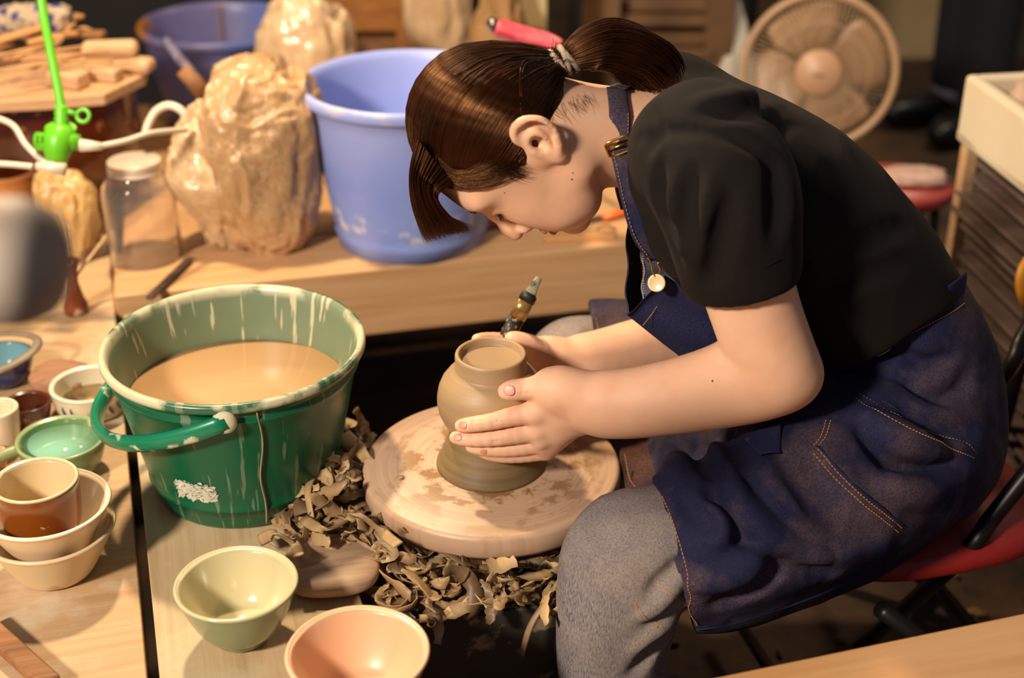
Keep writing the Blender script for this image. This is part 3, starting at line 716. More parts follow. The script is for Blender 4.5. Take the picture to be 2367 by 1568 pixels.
# head
B.ell(H(-.001, 0, .028), (.073, .066, .077), HAX, .01)
B.ell(H(.028, 0, .026), (.057, .060, .064), HAX, .03)
B.ell(H(.032, 0, -.016), (.052, .055, .068), HAX, .03)
for s in (1, -1):
    B.chain([H(-.004, s * .051, -.030), H(.010, s * .048, -.053), H(.048, s * .032, -.076), H(.078, s * .008, -.089)], [.018, .017, .016, .013], k=.022)
    B.ell(H(.052, s * .034, -.030), (.034, .026, .034), HAX, .022)      # cheek
    B.ell(H(.050, s * .030, -.058), (.034, .026, .026), HAX, .022)
    B.ell(H(.068, s * .027, .032), (.013, .026, .011), HAX, .018)       # brow
B.ell(H(.050, 0, -.068), (.036, .026, .026), HAX, .02)
B.ell(H(.078, 0, -.090), (.0135, .016, .0125), HAX, .014)               # chin
for s in (1, -1):
    B.seg(H(.086, s * .030, .012), H(.0865, s * .034, .010), .0105, .0095, k=.010, mode='cut')   # eye socket
    B.ell(H(.0715, s * .0310, .0095), (.0128, .0148, .0105), HAX, .004)        # closed lid
    B.chain([H(.0855, s * .019, .0055), H(.0858, s * .031, .0025), H(.080, s * .043, .0055)], [.0014, .0016, .0012], k=.002, mode='cut')  # lash line
B.chain([H(.0820, 0, .018), H(.0920, 0, -.005), H(.1040, 0, -.026), H(.1085, 0, -.034)], [.0062, .0066, .0080, .0086], k=.010)
for s in (1, -1):
    B.ell(H(.0950, s * .0115, -.0375), (.0095, .0065, .0070), HAX, .005)
    B.ell(H(.0990, s * .0062, -.0440), (.0050, .0030, .0024), HAX, .002, 'cut')
B.ell(H(.0880, 0, -.055), (.0075, .020, .014), HAX, .012)               # mouth mound
B.chain([H(.0870, -.018, -.0640), H(.0960, -.007, -.0615), H(.0968, .0, -.0625), H(.0960, .007, -.0615), H(.0870, .018, -.0640)], [.0022, .0044, .0042, .0044, .0022], k=.004)
B.chain([H(.0860, -.016, -.0690), H(.0945, -.006, -.0710), H(.0945, .006, -.0710), H(.0860, .016, -.0690)], [.0022, .0048, .0048, .0022], k=.004)
B.chain([H(.0860, -.022, -.0655), H(.0985, -.008, -.0664), H(.0995, 0, -.0668), H(.0985, .008, -.0664), H(.0860, .022, -.0655)], [.0009, .0013, .0013, .0013, .0009], k=.0022, mode='cut')
# neck and torso core
nk0, nk1, nk2 = H(-.008, 0, -.066), S(1450, 318, 0), S(1575, 335, 0)
B.chain([H(-.004, 0, -.012), H(-.004, 0, -.035), nk0, nk1, nk2], [(.046, .048), (.044, .048), (.0425, .048), (.043, .050), (.052, .060)], w=NL, k=.02, n=10)
for s in (1, -1): B.chain([H(-.015, s * .045, -.02), S(1480, 330, s * .035), S(1590, 320, s * .08)], [.013, .013, .02], k=.03)   # neck muscles, trapezius
B.chain([S(1620, 370, 0), S(1790, 490, 0), S(1920, 650, 0), S(2030, 800, 0), S(2060, 930, 0)], [(.068, .125), (.082, .130), (.080, .118), (.066, .100), (.07, .11)], w=NL, k=.02, n=9)
# arms
def ms(p):                                         # the right shoulder and upper arm: other side, pulled in and lower
    p = np.array(p, float); s = (p - POT) @ NL; return p - NL * 1.72 * s - ZX * .032 + AX * .040
B.chain([S(1650, 370, .135), S(1690, 470, .165), S(1722, 640, .172), S(1770, 790, .178), S(1793, 862, .180)], [.040, .041, .0385, .037, .035], k=.02, n=12)
B.chain([S(1793, 862, .180), S(1700, 885, .165), S(1600, 910, .140), S(1500, 928, .118), S(1420, 936, .103), S(1356, 931, .092)], [(.0345, .034), (.0335, .033), (.0310, .030), (.0280, .026), (.0255, .023), (.0245, .019)], w=NL, k=.022, n=16)
B.ell(S(1838, 868, .182), (.020, .022, .022), HAX, .025)                # elbow point
fs = ms(S(1650, 370, .135)); fe = S(1715, 770, -.155)
B.chain([fs, (fs + fe) / 2 + AX * .01, fe], [.040, .042, .037], k=.02)
B.chain([fe, S(1600, 785, -.135), S(1480, 812, -.110), S(1380, 832, -.088), S(1305, 838, -.076)], [(.037, .037), (.037, .034), (.0345, .030), (.028, .025), (.0225, .018)], w=NL, k=.02, n=12)
# left hand
wr = S(1352, 931, .092)
M1, M2, M3, M4 = S(1236, 957, .074), S(1240, 997, .073), S(1250, 1024, .069), S(1262, 1042, .064)
cu = [S(1335, 908, .086), S(1338, 930, .087), S(1340, 950, .085), S(1342, 965, .080)]
for a_, b_, r in zip(cu, (M1, M2, M3, M4), (.0128, .0128, .0122, .0112)): B.seg(a_, b_, r * 1.15, r, k=.012)
B.seg(wr, cu[1], .0225, .018, k=.014); B.seg(wr, cu[3], .018, .014, k=.014); B.seg(S(1300, 925, .078), S(1290, 985, .074), .014, .012, k=.016)
FG = [([M1, S(1190, 962, .071), S(1141, 974, .068), S(1095, 981, .0615), S(1066, 985, .0555)], [.0108, .0102, .0088, .0082, .0072]),
      ([M2, S(1190, 1004, .070), S(1141, 1013, .067), S(1090, 1016, .059), S(1053, 1012, .0505)], [.0108, .0104, .0087, .0078, .0070]),
      ([M3, S(1205, 1033, .0665), S(1160, 1038, .063), S(1120, 1037, .058), S(1090, 1033, .052)], [.0104, .0096, .0084, .0076, .0068]),
      ([M4, S(1218, 1051, .062), S(1172, 1055, .059), S(1140, 1052, .056), S(1117, 1047, .053)], [.0094, .0084, .0074, .0068, .0060])]
for P, r in FG: B.chain(P, r, k=.0022, n=10)
B.chain([S(1340, 912, .088), S(1298, 900, .084), S(1264, 892, .080)], [.020, .0185, .0135], k=.014, n=6)
B.chain([S(1264, 892, .080), S(1235, 896, .076), S(1208, 900, .072), S(1185, 902, .070), S(1168, 905, .0680)], [.0130, .0105, .0100, .0098, .0080], k=.004, n=9)
for q0, q1 in (((1145, 962), (1140, 988)), ((1152, 962), (1148, 988)), ((1144, 1002), (1140, 1026)), ((1152, 1002), (1149, 1026)), ((1095, 970), (1093, 990)), ((1090, 1005), (1088, 1024)), ((1210, 888), (1213, 914)), ((1217, 888), (1220, 913)), ((1204, 890), (1206, 914))):
    B.seg(B.hit(*q0), B.hit(*q1), .00055, .00055, k=.0018, mode='cut')
for q in ((1234, 961), (1241, 1004), (1250, 1030)): B.ell(B.hit(*q, -.0055), (.0065, .0065, .0060), HAX, .008)
B.seg(S(1290, 905, .080), S(1245, 940, .075), .012, .010, k=.014)       # web of the thumb
# right hand, behind the bowl
B.chain([S(1305, 838, -.076), S(1268, 835, -.078), S(1236, 838, -.084)], [(.021, .018), (.026, .019), (.028, .015)], w=NL, k=.012, n=5)
for P, r in (([S(1255, 822, -.068), S(1225, 800, -.066), S(1200, 788, -.0655), S(1182, 783, -.066)], [.015, .0125, .0098, .008]),
             ([S(1232, 815, -.088), S(1185, 792, -.088), S(1135, 786, -.080), S(1104, 786, -.068)], [.0115, .0098, .0085, .0072]),
             ([S(1226, 832, -.088), S(1170, 822, -.088), S(1115, 828, -.076), S(1080, 845, -.060)], [.0115, .0098, .0085, .0072]),
             ([S(1228, 850, -.086), S(1172, 850, -.085), S(1120, 860, -.073), S(1090, 880, -.058)], [.011, .0094, .008, .007]),
             ([S(1232, 866, -.082), S(1185, 874, -.080), S(1140, 888, -.070), S(1112, 902, -.058)], [.010, .0084, .0072, .0062])): B.chain(P, r, k=.0025, n=9)
# ears (near and far side)
def ear(s):
    e0 = H(-.005, s * .064, .004); ou = NL * s
    tl = HU * .91 - HF * .40; tl /= np.linalg.norm(tl); bk = np.cross(tl, NL); bk = -bk if bk @ HF > 0 else bk     # tl: up along the ear, bk: towards the back
    def E(x, y, o): return e0 + bk * x + tl * y + ou * o + ou * max(x, 0) * .55
    ax = (bk, tl, ou)
    B.ell(E(.010, .004, .004), (.017, .026, .0055), ax, .006)
    B.chain([E(-.006, .008, .004), E(-.006, .020, .008), E(.002, .0295, .010), E(.014, .0300, .010), E(.0235, .020, .009), E(.0250, .005, .008), E(.0200, -.010, .007), E(.0120, -.021, .006)], [.0030, .0036, .0038, .0038, .0036, .0034, .0034, .0036], k=.003, n=20)
    B.ell(E(.0080, -.024, .005), (.0085, .0100, .0045), ax, .006)
    B.ell(E(-.004, -.010, .002), (.008, .014, .006), ax, .010)
    B.chain([E(.003, .020, .014), E(.014, .022, .014), E(.0190, .012, .013), E(.0185, .0, .012)], [.0034, .0036, .0034, .0026], k=.004, mode='cut', n=10)
    B.chain([E(.004, .012, .009), E(.0115, .0135, .0085), E(.0135, .004, .008), E(.0110, -.010, .007)], [.0026, .0028, .0026, .0024], k=.003, n=9)
    B.ell(E(.0050, .000, .010), (.0062, .0095, .0070), ax, .004, 'cut')
    B.ell(E(.0005, .000, .003), (.0034, .0052, .0100), ax, .002, 'cut')
    B.ell(E(-.0035, -.002, .008), (.0036, .0050, .0034), ax, .004)
    return E
EAR = ear(1); ear(-1)
p, q = B.mesh(1)
obj('body', (p, q), m_skin, woman)
def stroke(fld, pix, r, off, n=30, sides=6, flat=.5):
    P = fld.snap(smooth_path([fld.hit(*x) for x in pix], n), off); return tube(P, np.array(r) if np.ndim(r) else r, sides, flat)
# nails
def nail(fld, u, v, du, dv, rx, ry):
    p = fld.hit(u, v); n_ = fld.grad(p)[0]; t = fld.hit(u + du, v + dv) - p; t -= n_ * (t @ n_); t /= np.linalg.norm(t); b_ = np.cross(n_, t)
    return blob(p - n_ * .0001, (rx, ry, .0007), (t, b_, n_), 20, 12, power=.85)
m_nail = M('nail', '#cf8a74', None, rough=.38)
for a in ((1177, 903, 12, 1, .0062, .0056), (1069, 983, 8, 1, .0048, .0042), (1057, 1011, 8, 0, .0048, .0042), (1118, 1045, 8, 1, .0040, .0030)):
    obj('fingernail', nail(B, *a), m_nail, woman)
# lips, lashes, brows
m_lip = M('lip', '#c4605a', '#b9564f', 60, .35)
m_lash = M('lash', '#120a07', None, rough=.6)
P = B.snap(np.array([H(.100, y, -.0722 + .9 * abs(y) * .12) for y in np.linspace(-.014, .014, 14)]), -.0008)
obj('lower_lip', tube(P, .0040 * np.sin(np.linspace(.35, PI - .35, 14)) ** .5, 10, .55, ref=HU), m_lip, woman, label='pink lower lip')
P = B.snap(np.array([H(.102, y, -.0612 - abs(y) * .12) for y in np.linspace(-.014, .014, 14)]), -.0008)
obj('upper_lip', tube(P, .0028 * np.sin(np.linspace(.35, PI - .35, 14)) ** .5, 10, .55, ref=HU), m_lip, woman, label='pink upper lip')
for s in (1, -1):
    gs = []
    for k in range(26):
        y = .019 + k * .001; r0_ = B.snap([H(.0875 - .004 * abs(y - .031) / .012, s * y, .003)], 0)[0]
        dr = HF * .8 - HU * .75 + NL * s * (y - .030) * 30; dr /= np.linalg.norm(dr)
        gs.append(tube(smooth_path([r0_ - dr * .001, r0_ + dr * .0048, r0_ + dr * .0088 + HU * .0014], 5), [.0003, .00026, .0002, .00015, .00008], 4))
    obj('eyelashes', merge(*gs), m_lash, woman)
    gs = []
    for k in range(90):
        y = .014 + k * .036 / 90; r0_ = B.snap([H(.092 - .25 * max(0, y - .03), s * y, .0275 + .1 * (y - .014) + random.uniform(-.002, .002))], .0002)[0]
        gs.append(tube([r0_, r0_ + NL * s * .004 + HU * .0008], [.00022, .0001], 3))
    obj('eyebrow', merge(*gs), m_lash, woman)
m_mole = M('mole', '#6a3a22', None, rough=.7)
for u, v, r in ((1322, 415, .0011), (1324, 400, .0008), (1647, 881, .0013), (1166, 446, .0007)):
    p_ = B.hit(u, v); obj('mole', blob(p_, (r, r, .0005), (np.cross(B.grad(p_)[0], ZX), np.cross(B.grad(p_)[0], np.cross(B.grad(p_)[0], ZX)), B.grad(p_)[0]), 10, 8), m_mole, woman)

# ------------------------------------------------------------------ hair
HC = H(0, 0, .030); HR = np.array([.079, .0725, .082])
TIE = S(1298, 142, 0)
Hh = Field(HC - .16, HC + .16, .003)
Hh.ell(HC, HR * .965, HAX, .001)
def cutp(F1, U1, F2, U2, sgn):
    d = HF * (F2 - F1) + HU * (U2 - U1); n_ = np.cross(d, NL); n_ /= np.linalg.norm(n_); return H(F1, 0, U1), n_ * (1 if n_ @ sgn > 0 else -1)
Hh.half(*cutp(.080, .076, -.016, .026, HF - HU), .006)
H2 = Field(HC - .16, HC + .16, .003); H2.ell(HC, HR * .965, HAX, .001)
H2.seg(H(-.040, 0, .010), TIE + (H(-.03, 0, .02) - TIE) * .30, .036, .008, k=.012)
H2.half(*cutp(-.014, .035, -.052, -.045, HF), .006)
Hh.d = np.minimum(Hh.d, H2.d)
def hairmat(name, c1, c2):
    x = NT(name); x.col(x.ramp(x.noise(30, 2), [(.35, c1), (.65, c2)])); x.set(Roughness=.36, Specular_IOR_Level=.9)
    x.put(x.b.inputs['Specular Tint'], L('#e8a36c')); return x.m
m_hair = hairmat('dark_brown_hair', '#180a05', '#2c1208'); m_hair2 = hairmat('brown_hair', '#170a04', '#2c1207')
hr = obj('hair', Hh.mesh(2), m_hair, woman)
def tubes(paths, r, taper=.35):
    # paths: (N, K, 3) -> thin triangular tubes
    N, K, _ = paths.shape; T = np.gradient(paths, axis=1); T /= np.linalg.norm(T, axis=2)[..., None] + 1e-9
    ref = np.array([.31, .52, .79]); A = np.cross(T, ref); A /= np.linalg.norm(A, axis=2)[..., None] + 1e-9; Bv = np.cross(T, A)
    rr = r * (1 - (1 - taper) * np.linspace(0, 1, K) ** 3)[None, :, None]; V = []
    for k in range(3):
        a = 2 * PI * k / 3; V.append(paths + (A * math.cos(a) + Bv * math.sin(a)) * rr)
    V = np.stack(V, 2).reshape(-1, 3)
    idx = np.arange(N * K * 3).reshape(N, K, 3); F = []
    for k in range(3):
        k2 = (k + 1) % 3; F.append(np.stack([idx[:, :-1, k], idx[:, :-1, k2], idx[:, 1:, k2], idx[:, 1:, k]], -1).reshape(-1, 4))
    return V, np.vstack(F)
def sdir(p): q = np.stack([(p - HC) @ a for a in HAX], -1) / HR; return q / np.linalg.norm(q, axis=-1)[..., None]
def spt(d, k): return HC + (d[..., 0:1] * HAX[0] * HR[0] + d[..., 1:2] * HAX[1] * HR[1] + d[..., 2:3] * HAX[2] * HR[2]) * k
# hairline roots: (F, L, U) polyline on both sides
line = [(.078, 0, .076), (.075, .025, .066), (.066, .045, .048), (.046, .060, .032), (.022, .068, .018), (.010, .070, .018), (-.010, .073, .034), (-.028, .072, .012), (-.042, .062, -.015), (-.054, .045, -.038), (-.060, .02, -.050), (-.060, 0, -.052)]
lp = smooth_path([H(*q) for q in line], 200); ld_ = sdir(lp); td = sdir(TIE[None])[0]
N = 7500; K = 18
ri = RNG.beta(1.1, 1.0, N) * 199; side = np.where(RNG.random(N) < .68, 1, -1)
d0 = ld_[ri.astype(int)].copy(); d0 += RNG.normal(0, .012, d0.shape); d0[:, 1] *= side
# many strands start a little inside the hairline
d0 = d0 + (td - d0) * (RNG.random(N) ** 2.5 * .55)[:, None]; d0 /= np.linalg.norm(d0, axis=1)[:, None]
tt = np.linspace(0, 1, K)
mid = d0 + td + (np.clip(d0[:, :1] + .15, 0, 1.2) * (1.05 - .75 * np.abs(d0[:, 1:2]))) * np.array([-.45, 0, 1.2]); mid /= np.linalg.norm(mid, axis=1)[:, None]
tq = tt[None, :, None]; sl_ = (1 - tq) ** 2 * d0[:, None] + 2 * tq * (1 - tq) * 1.15 * mid[:, None] + tq ** 2 * td
sl_ /= np.linalg.norm(sl_, axis=2)[..., None]
clump = vnoise(np.stack([ri * .35, side * 7.0, np.zeros(N)], 1)) * .007 + vnoise(np.stack([ri * 1.7, side * 3.0, np.ones(N)], 1)) * .004
lift = (1.0 + clump + RNG.normal(0, .002, N))[:, None] + .012 * np.sin(tt * PI)[None]
paths = spt(sl_, lift[..., None])
sag = np.abs(vnoise(paths * 25 + 5))[..., None] * .0008
paths = paths + sag * HU
# gather into the tie
g_ = np.clip((tt - .62) / .38, 0, 1)[None, :, None] ** 1.5
jit = RNG.normal(0, .0055, (N, 1, 3)); paths = paths * (1 - g_) + (TIE + jit) * g_
obj('hair_strands', tubes(paths, .00042, .8), m_hair2, hr)
# ponytail
sp = smooth_path([TIE, S(1345, 118, 0), S(1400, 100, 0), S(1460, 115, 0), S(1515, 150, .0), S(1545, 190, .0)], 22)
N = 2300; th = RNG.random(N) * 2 * PI; rr_ = np.sqrt(RNG.random(N)); prof_r = np.interp(np.linspace(0, 1, 22), [0, .15, .45, .8, 1], [.007, .016, .0255, .026, .020])
_, T_, N_, B_ = frames(sp); ln = RNG.uniform(.72, 1.03, N)
kk = np.linspace(0, 1, 22)
base = np.stack([np.interp(np.outer(ln, kk), kk, sp[:, c]) for c in range(3)], -1)
off = (np.cos(th)[:, None, None] * N_[None] + np.sin(th)[:, None, None] * B_[None]) * (rr_[:, None] * prof_r[None])[..., None]
drp = -ZX * (rr_[:, None, None] * np.clip(-np.sin(th + 2.2), 0, 1)[:, None, None] * (kk ** 2)[None, :, None] * .022)
paths = base + off + drp + vnoise(base * 40 + th[:, None, None])[..., None] * .0025 * kk[None, :, None]
pt = obj('ponytail', tubes(paths, .00045, .3), m_hair2, hr)
obj('ponytail_core', tube(sp[:19], np.maximum(prof_r[:19] * .62, .004), 12), m_hair, pt)
# bangs hanging straight down
N = 1500; q_ = RNG.random(N); s_ = RNG.uniform(-.045, .060, N); K = 14
def px(P, t): P = np.array(P, float); return P[0] * (1 - t)[:, None] + P[1] * t[:, None]
R0_, R1_, R2_, R3_ = px([(962, 318), (1048, 425)], q_), px([(946, 400), (1012, 455)], q_), px([(952, 478), (1042, 500)], q_), px([(985, 560), (1090, 530)], q_)
pts = []
for i in range(N):
    e_ = RNG.uniform(.75, 1.04); P = [S(*R0_[i], s_[i] * .9), S(*R1_[i], s_[i]), S(*R2_[i], s_[i]), S(*(R2_[i] + (R3_[i] - R2_[i]) * e_ + RNG.normal(0, 3, 2)), s_[i] * .9)]
    pts.append(smooth_path(P, K))
bangs_geo = tubes(np.array(pts), .00040, .25)
obj('bangs', bangs_geo, m_hair2, hr)
# wisps: temple, sideburn, nape
W = []
for k in range(230):
    o1, o2, e_ = random.uniform(-46, 6), random.uniform(-6, 6), random.uniform(.55, 1.0)
    pp = np.array([(1000, 385 + o1), (1045 + o2, 425 + o1 * .9), (1105 + o2, 436 + o1 * .8), (1165, 420 + o1 * .8), (1215, 398 + o1 * .6 + o2)])
    pp = smooth_path(np.hstack([pp, np.zeros((5, 1))]), 8)[:, :2]; pp = pp[0] + (pp - pp[0]) * np.array([e_, 1 - (1 - e_) * .3])
    W.append(B.snap(smooth_path([B.hit(*a) for a in pp], 8), .0018 + random.uniform(0, .0015)))
for k in range(110):
    a = (1178 + random.uniform(-12, 14), 386 + random.uniform(-14, 12)); b = (a[0] + random.uniform(18, 58), a[1] + random.uniform(6, 32))
    W.append(B.snap(smooth_path([B.hit(*a), B.hit((a[0] + b[0]) / 2 - 3, (a[1] + b[1]) / 2 + 5), B.hit(*b)], 8), .0006))
for k in range(80):
    t = random.random(); a = (1255 + 105 * t + random.uniform(-8, 8), 268 - 45 * t + random.uniform(-16, 10)); b = (a[0] + random.uniform(0, 40), a[1] + random.uniform(8, 40))
    W.append(B.snap(smooth_path([B.hit(*a), B.hit((a[0] + b[0]) / 2, (a[1] + b[1]) / 2), B.hit(*b)], 8), .0006))
for a_, b_ in ((0, len(W) - 190), (len(W) - 190, len(W) - 80), (len(W) - 80, len(W))): obj('loose_hairs', tubes(np.array(W[a_:b_]), .00026 if a_ == 0 else .00009, .2), m_hair2, hr)
# hair tie
m_tie = M('hair_tie', '#8c7764', '#a8917c', 300, .7, .6, .001, 900)
td_ = S(1330, 128, 0) - S(1285, 150, 0); td_ /= np.linalg.norm(td_); ta = np.cross(td_, NL); ta /= np.linalg.norm(ta)
gs = []
for k in range(4):
    c = TIE + td_ * (k - 1.5) * .0052; tl_ = (ta + td_ * (.35 if k % 2 else -.1)); tl_ /= np.linalg.norm(tl_)
    gs.append(torus(c, .0135, .0033, tl_, NL, 36, 8))
obj('hair_tie', merge(*gs), m_tie, hr, label='thick beige elastic hair tie')
# ------------------------------------------------------------------ clothes
def denimmat(name, c1, c2, dust=None, dth=.5, weave=1400, rough=.85, gr=None):
    x = NT(name); tw = x.noise(weave, 2, x.mapc((1, 1, .25), (0, .6, .3))); big = x.noise(13, 5)
    c = x.ramp(tw, [(.30, c1), (.70, c2)]); c = x.mix(x.ramp(big, [(.35, .0), (.7, .45)]), c, c1)
    if dust: c = x.mix(x.math('MULTIPLY', x.ramp(x.noise(8, 6, None, .62), [(dth, 0), (dth + .16, .65)]), x.ramp(x.noise(500, 2), [(.35, .3), (.6, 1)])), c, dust)
    x.col(c); x.set(Roughness=rough, Sheen_Weight=.0); x.b.inputs['Specular IOR Level'].default_value = .2; x.bump(tw, .35, .0006); return x.m
m_denim = denimmat('indigo_denim', '#0f1028', '#2b2c4a', '#65504c', .45)
m_denim2 = denimmat('indigo_denim_clean', '#14162e', '#2e3152', weave=1200)
m_jean = denimmat('grey_jeans', '#4e4950', '#9c918c', '#9a8a78', .40, weave=760)
x = NT('black_cotton'); x.col(x.ramp(x.noise(900, 2), [(.3, '#080504'), (.7, '#140d09')])); x.set(Roughness=.9, Sheen_Weight=.03, Sheen_Roughness=.5); x.b.inputs['Sheen Tint'].default_value = L('#a08060'); x.b.inputs['Specular IOR Level'].default_value = .25; x.bump(x.noise(700, 2), .2, .0005); m_tee = x.m
m_thread = M('orange_thread', '#a06a34', '#b88046', 400, .7)
m_threadp = M('pale_thread', '#8a6a62', None, rough=.7)

def fold(F, pix, r, depth, k=.010, mode='add'):
    # a soft ridge (add) or crease (cut) drawn over the surface of a cloth field
    P = [F.hit(*q) for q in pix]; P = smooth_path(P, 3 * len(P)); P = F.snap(P, -r + depth if mode == 'add' else r - depth, 2)
    rr = r * np.sin(np.linspace(.25, PI - .25, len(P))) ** .6
    for i in range(len(P) - 1): F.seg(P[i], P[i + 1], rr[i], rr[i + 1], k=k, mode=mode)
def wrinkle(p, q, F, amp, sc, seed=0.0):
    g = F.grad(p); d = 1 - 2 * np.abs(vnoise(p * sc + seed)); return p + g * (d * amp)[:, None]

# T-shirt
T = Field((.05, 1.02, .42), (.66, 1.74, 1.0), .0034)
T.chain([S(1525, 322, 0), S(1640, 375, 0), S(1800, 480, 0), S(1935, 630, 0), S(2025, 740, 0), S(2045, 800, 0)], [(.054, .080), (.080, .142), (.098, .150), (.105, .142), (.093, .130), (.086, .120)], w=NL, k=.02, n=12)
for s in (0, 1):
    f_ = (lambda p: p) if s == 0 else ms
    T.ell(f_(S(1620, 335, .110)), (.062, .055, .058), HAX, .035)
    T.chain([f_(S(1600, 340, .100)), f_(S(1662, 400, .145)), f_(S(1695, 500, .168)), f_(S(1718, 720, .172))], [.050, .053, .051, .047], k=.03, n=8)
T.chain([S(1565, 330, .09), S(1560, 420, .085), S(1580, 520, .08), S(1650, 620, .08)], [.030, .034, .036, .04], k=.03)       # chest side of the shirt hanging
T.chain([S(1380, 300, 0), S(1440, 305, 0), S(1474, 318, 0)], [(.075, .075), (.068, .066), (.058, .056)], w=NL, k=.006, mode='cut')
for s in (0, 1):
    f_ = (lambda p: p) if s == 0 else ms
    t0, t1, ax0, ax1 = f_(S(1602, 694, .172)), f_(S(1818, 632, .172)), f_(S(1662, 400, .145)), f_(S(1722, 760, .176))
    ad = (ax1 - ax0) / np.linalg.norm(ax1 - ax0); hx = t1 - t0; hx /= np.linalg.norm(hx); dn = ad - hx * (ad @ hx); dn /= np.linalg.norm(dn)
    sl, P = T.sub(T.lo, T.lo + T.n * T.h); q = ((P - t0.astype(np.float32)) @ dn.astype(np.float32))
    rel = P - ax0.astype(np.float32); al = rel @ ad.astype(np.float32); ds = np.sqrt(np.maximum((rel * rel).sum(-1) - al * al, 0))
    T.d = np.where((ds < .085) & (al > .05), np.maximum(T.d, q), T.d).astype(np.float32)
# re-add the side of the torso the sleeve cut may have touched
T.chain([S(1800, 480, 0), S(1935, 630, 0), S(2025, 740, 0), S(2045, 800, 0)], [(.096, .135), (.103, .137), (.091, .128), (.084, .118)], w=NL, k=.008, n=9)
w0, w1, w2 = S(1890, 905, .125), S(2190, 712, .10), S(2240, 650, -.05); wn = np.cross(w1 - w0, w2 - w0); wn /= np.linalg.norm(wn); wn = wn if wn @ ZX < 0 else -wn
T.half(w0, wn, .006)
for pix, r, dp, md in (([(1480, 320), (1560, 303), (1680, 315), (1760, 352), (1812, 405)], .0022, .0022, 'cut'),
                       ([(1640, 420), (1620, 520), (1605, 640)], .012, .004, 'add'), ([(1560, 420), (1568, 520), (1600, 600)], .010, .004, 'add'),
                       ([(1600, 400), (1592, 500), (1590, 600)], .007, .005, 'cut'), ([(1690, 450), (1665, 560), (1650, 650)], .008, .005, 'cut'),
                       ([(1770, 380), (1800, 460), (1790, 560)], .013, .006, 'cut'), ([(1530, 380), (1530, 470), (1560, 560)], .006, .004, 'cut'),
                       ([(1600, 240), (1700, 225), (1800, 240)], .010, .003, 'add'), ([(1620, 262), (1730, 255), (1840, 290)], .008, .003, 'cut'),
                       ([(1880, 700), (1980, 640), (2100, 610)], .016, .006, 'cut'), ([(1900, 620), (2000, 560), (2100, 520)], .016, .005, 'cut'), ([(1500, 250), (1520, 300), (1500, 350)], .006, .003, 'cut')):
    fold(T, pix, r, dp, .012, md)
p, q = T.mesh(2); p = wrinkle(p, q, T, .0016, np.array([16., 16., 9.]))
tee = obj('tshirt', (p, q), m_tee, woman, label='black short-sleeved T-shirt')
obj('hem_seam', stroke(T, [(1578, 668), (1640, 650), (1720, 632), (1800, 600)], .0012, .0006), m_tee, tee)

# jeans
J = Field((-.05, .93, .0), (.66, 1.80, .62), .0038)
KN = S(1447, 1288, .205)
J.chain([S(2050, 1000, .10), S(1850, 1140, .175), S(1560, 1258, .205), KN], [.066, .060, .056, .058], k=.02, n=12)
J.chain([KN, S(1430, 1380, .206), S(1416, 1500, .206), S(1415, 1640, .206), np.array([.10, 1.150, .08])], [.058, .055, .052, .051, .050], k=.02, n=12)
FK = S(1318, 850, -.20)
J.chain([S(2040, 900, -.10), S(1700, 880, -.165), S(1420, 845, -.198), FK], [.070, .062, .056, .052], k=.02, n=12)
J.chain([FK, FK + [.005, .02, -.12], FK * [1, 1, 0] + [.02, .03, .06]], [.056, .053, .050], k=.02)
J.seg(S(2060, 960, -.06), S(2060, 960, .06), .085, .085, k=.03)
for pix, r, dp, md in (([(1590, 1290), (1540, 1330), (1500, 1370)], .006, .004, 'cut'), ([(1600, 1370), (1560, 1400), (1500, 1440)], .007, .005, 'cut'), ([(1600, 1440), (1540, 1480), (1490, 1500)], .007, .005, 'cut'),
                       ([(1570, 1350), (1520, 1400), (1470, 1430)], .007, .004, 'add'), ([(1560, 1430), (1510, 1460), (1460, 1510)], .007, .005, 'add'), ([(1500, 1500), (1490, 1530), (1450, 1566)], .008, .005, 'cut')):
    fold(J, pix, r, dp, .008, md)
p, q = J.mesh(2); p = wrinkle(p, q, J, .0012, np.array([30., 30., 22.]), 4.0)
jeans = obj('jeans', (p, q), m_jean, woman, label='dusty grey jeans')
for pix in ([(1520, 1350), (1560, 1378), (1590, 1400)], [(1468, 1395), (1495, 1430), (1520, 1450)]):
    obj('seam', stroke(J, pix, .0012, .0004), m_thread, jeans)
m_shoe = M('dark_shoe', '#17120f', None, rough=.6)
for base, lab in ((np.array([.085, 1.15, 0]), 'near'), (FK * [1, 1, 0] + [.0, .03, 0], 'far')):
    obj('shoe', blob(base + [-.05, 0, .035], (.125, .045, .036), (AX, BX, ZX), 32, 20, lambda d: .1 * d[0], flatbase=-.034, power=.8), m_shoe, woman)

# apron skirt
A = Field((.02, 1.0, .22), (.72, 1.76, .72), .0036)
HM = S(1562, 1275, .205)                              # hem on the near thigh
A.chain([HM, S(1700, 1212, .20), S(1850, 1145, .18), S(2000, 1070, .135), S(2085, 1010, .09)], [(.072, .068), (.080, .076), (.090, .088), (.098, .098), (.100, .105)], w=NL, k=.02, n=12)
A.chain([S(2078, 1000, .04), S(2080, 925, .01), S(2060, 805, 0), S(2000, 690, 0)], [(.102, .135), (.102, .137), (.098, .140), (.093, .134)], w=NL, k=.02, n=10)
A.chain([S(1590, 1390, .215), S(1750, 1345, .205), S(1920, 1270, .18), S(2050, 1195, .15)], [.022, .024, .028, .03], k=.045, n=9)   # cloth hanging below the thigh
A.chain([S(1345, 815, -.200), S(1500, 838, -.19), S(1700, 850, -.15), S(2040, 880, -.09)], [.064, .072, .085, .10], k=.02, n=10)     # far thigh
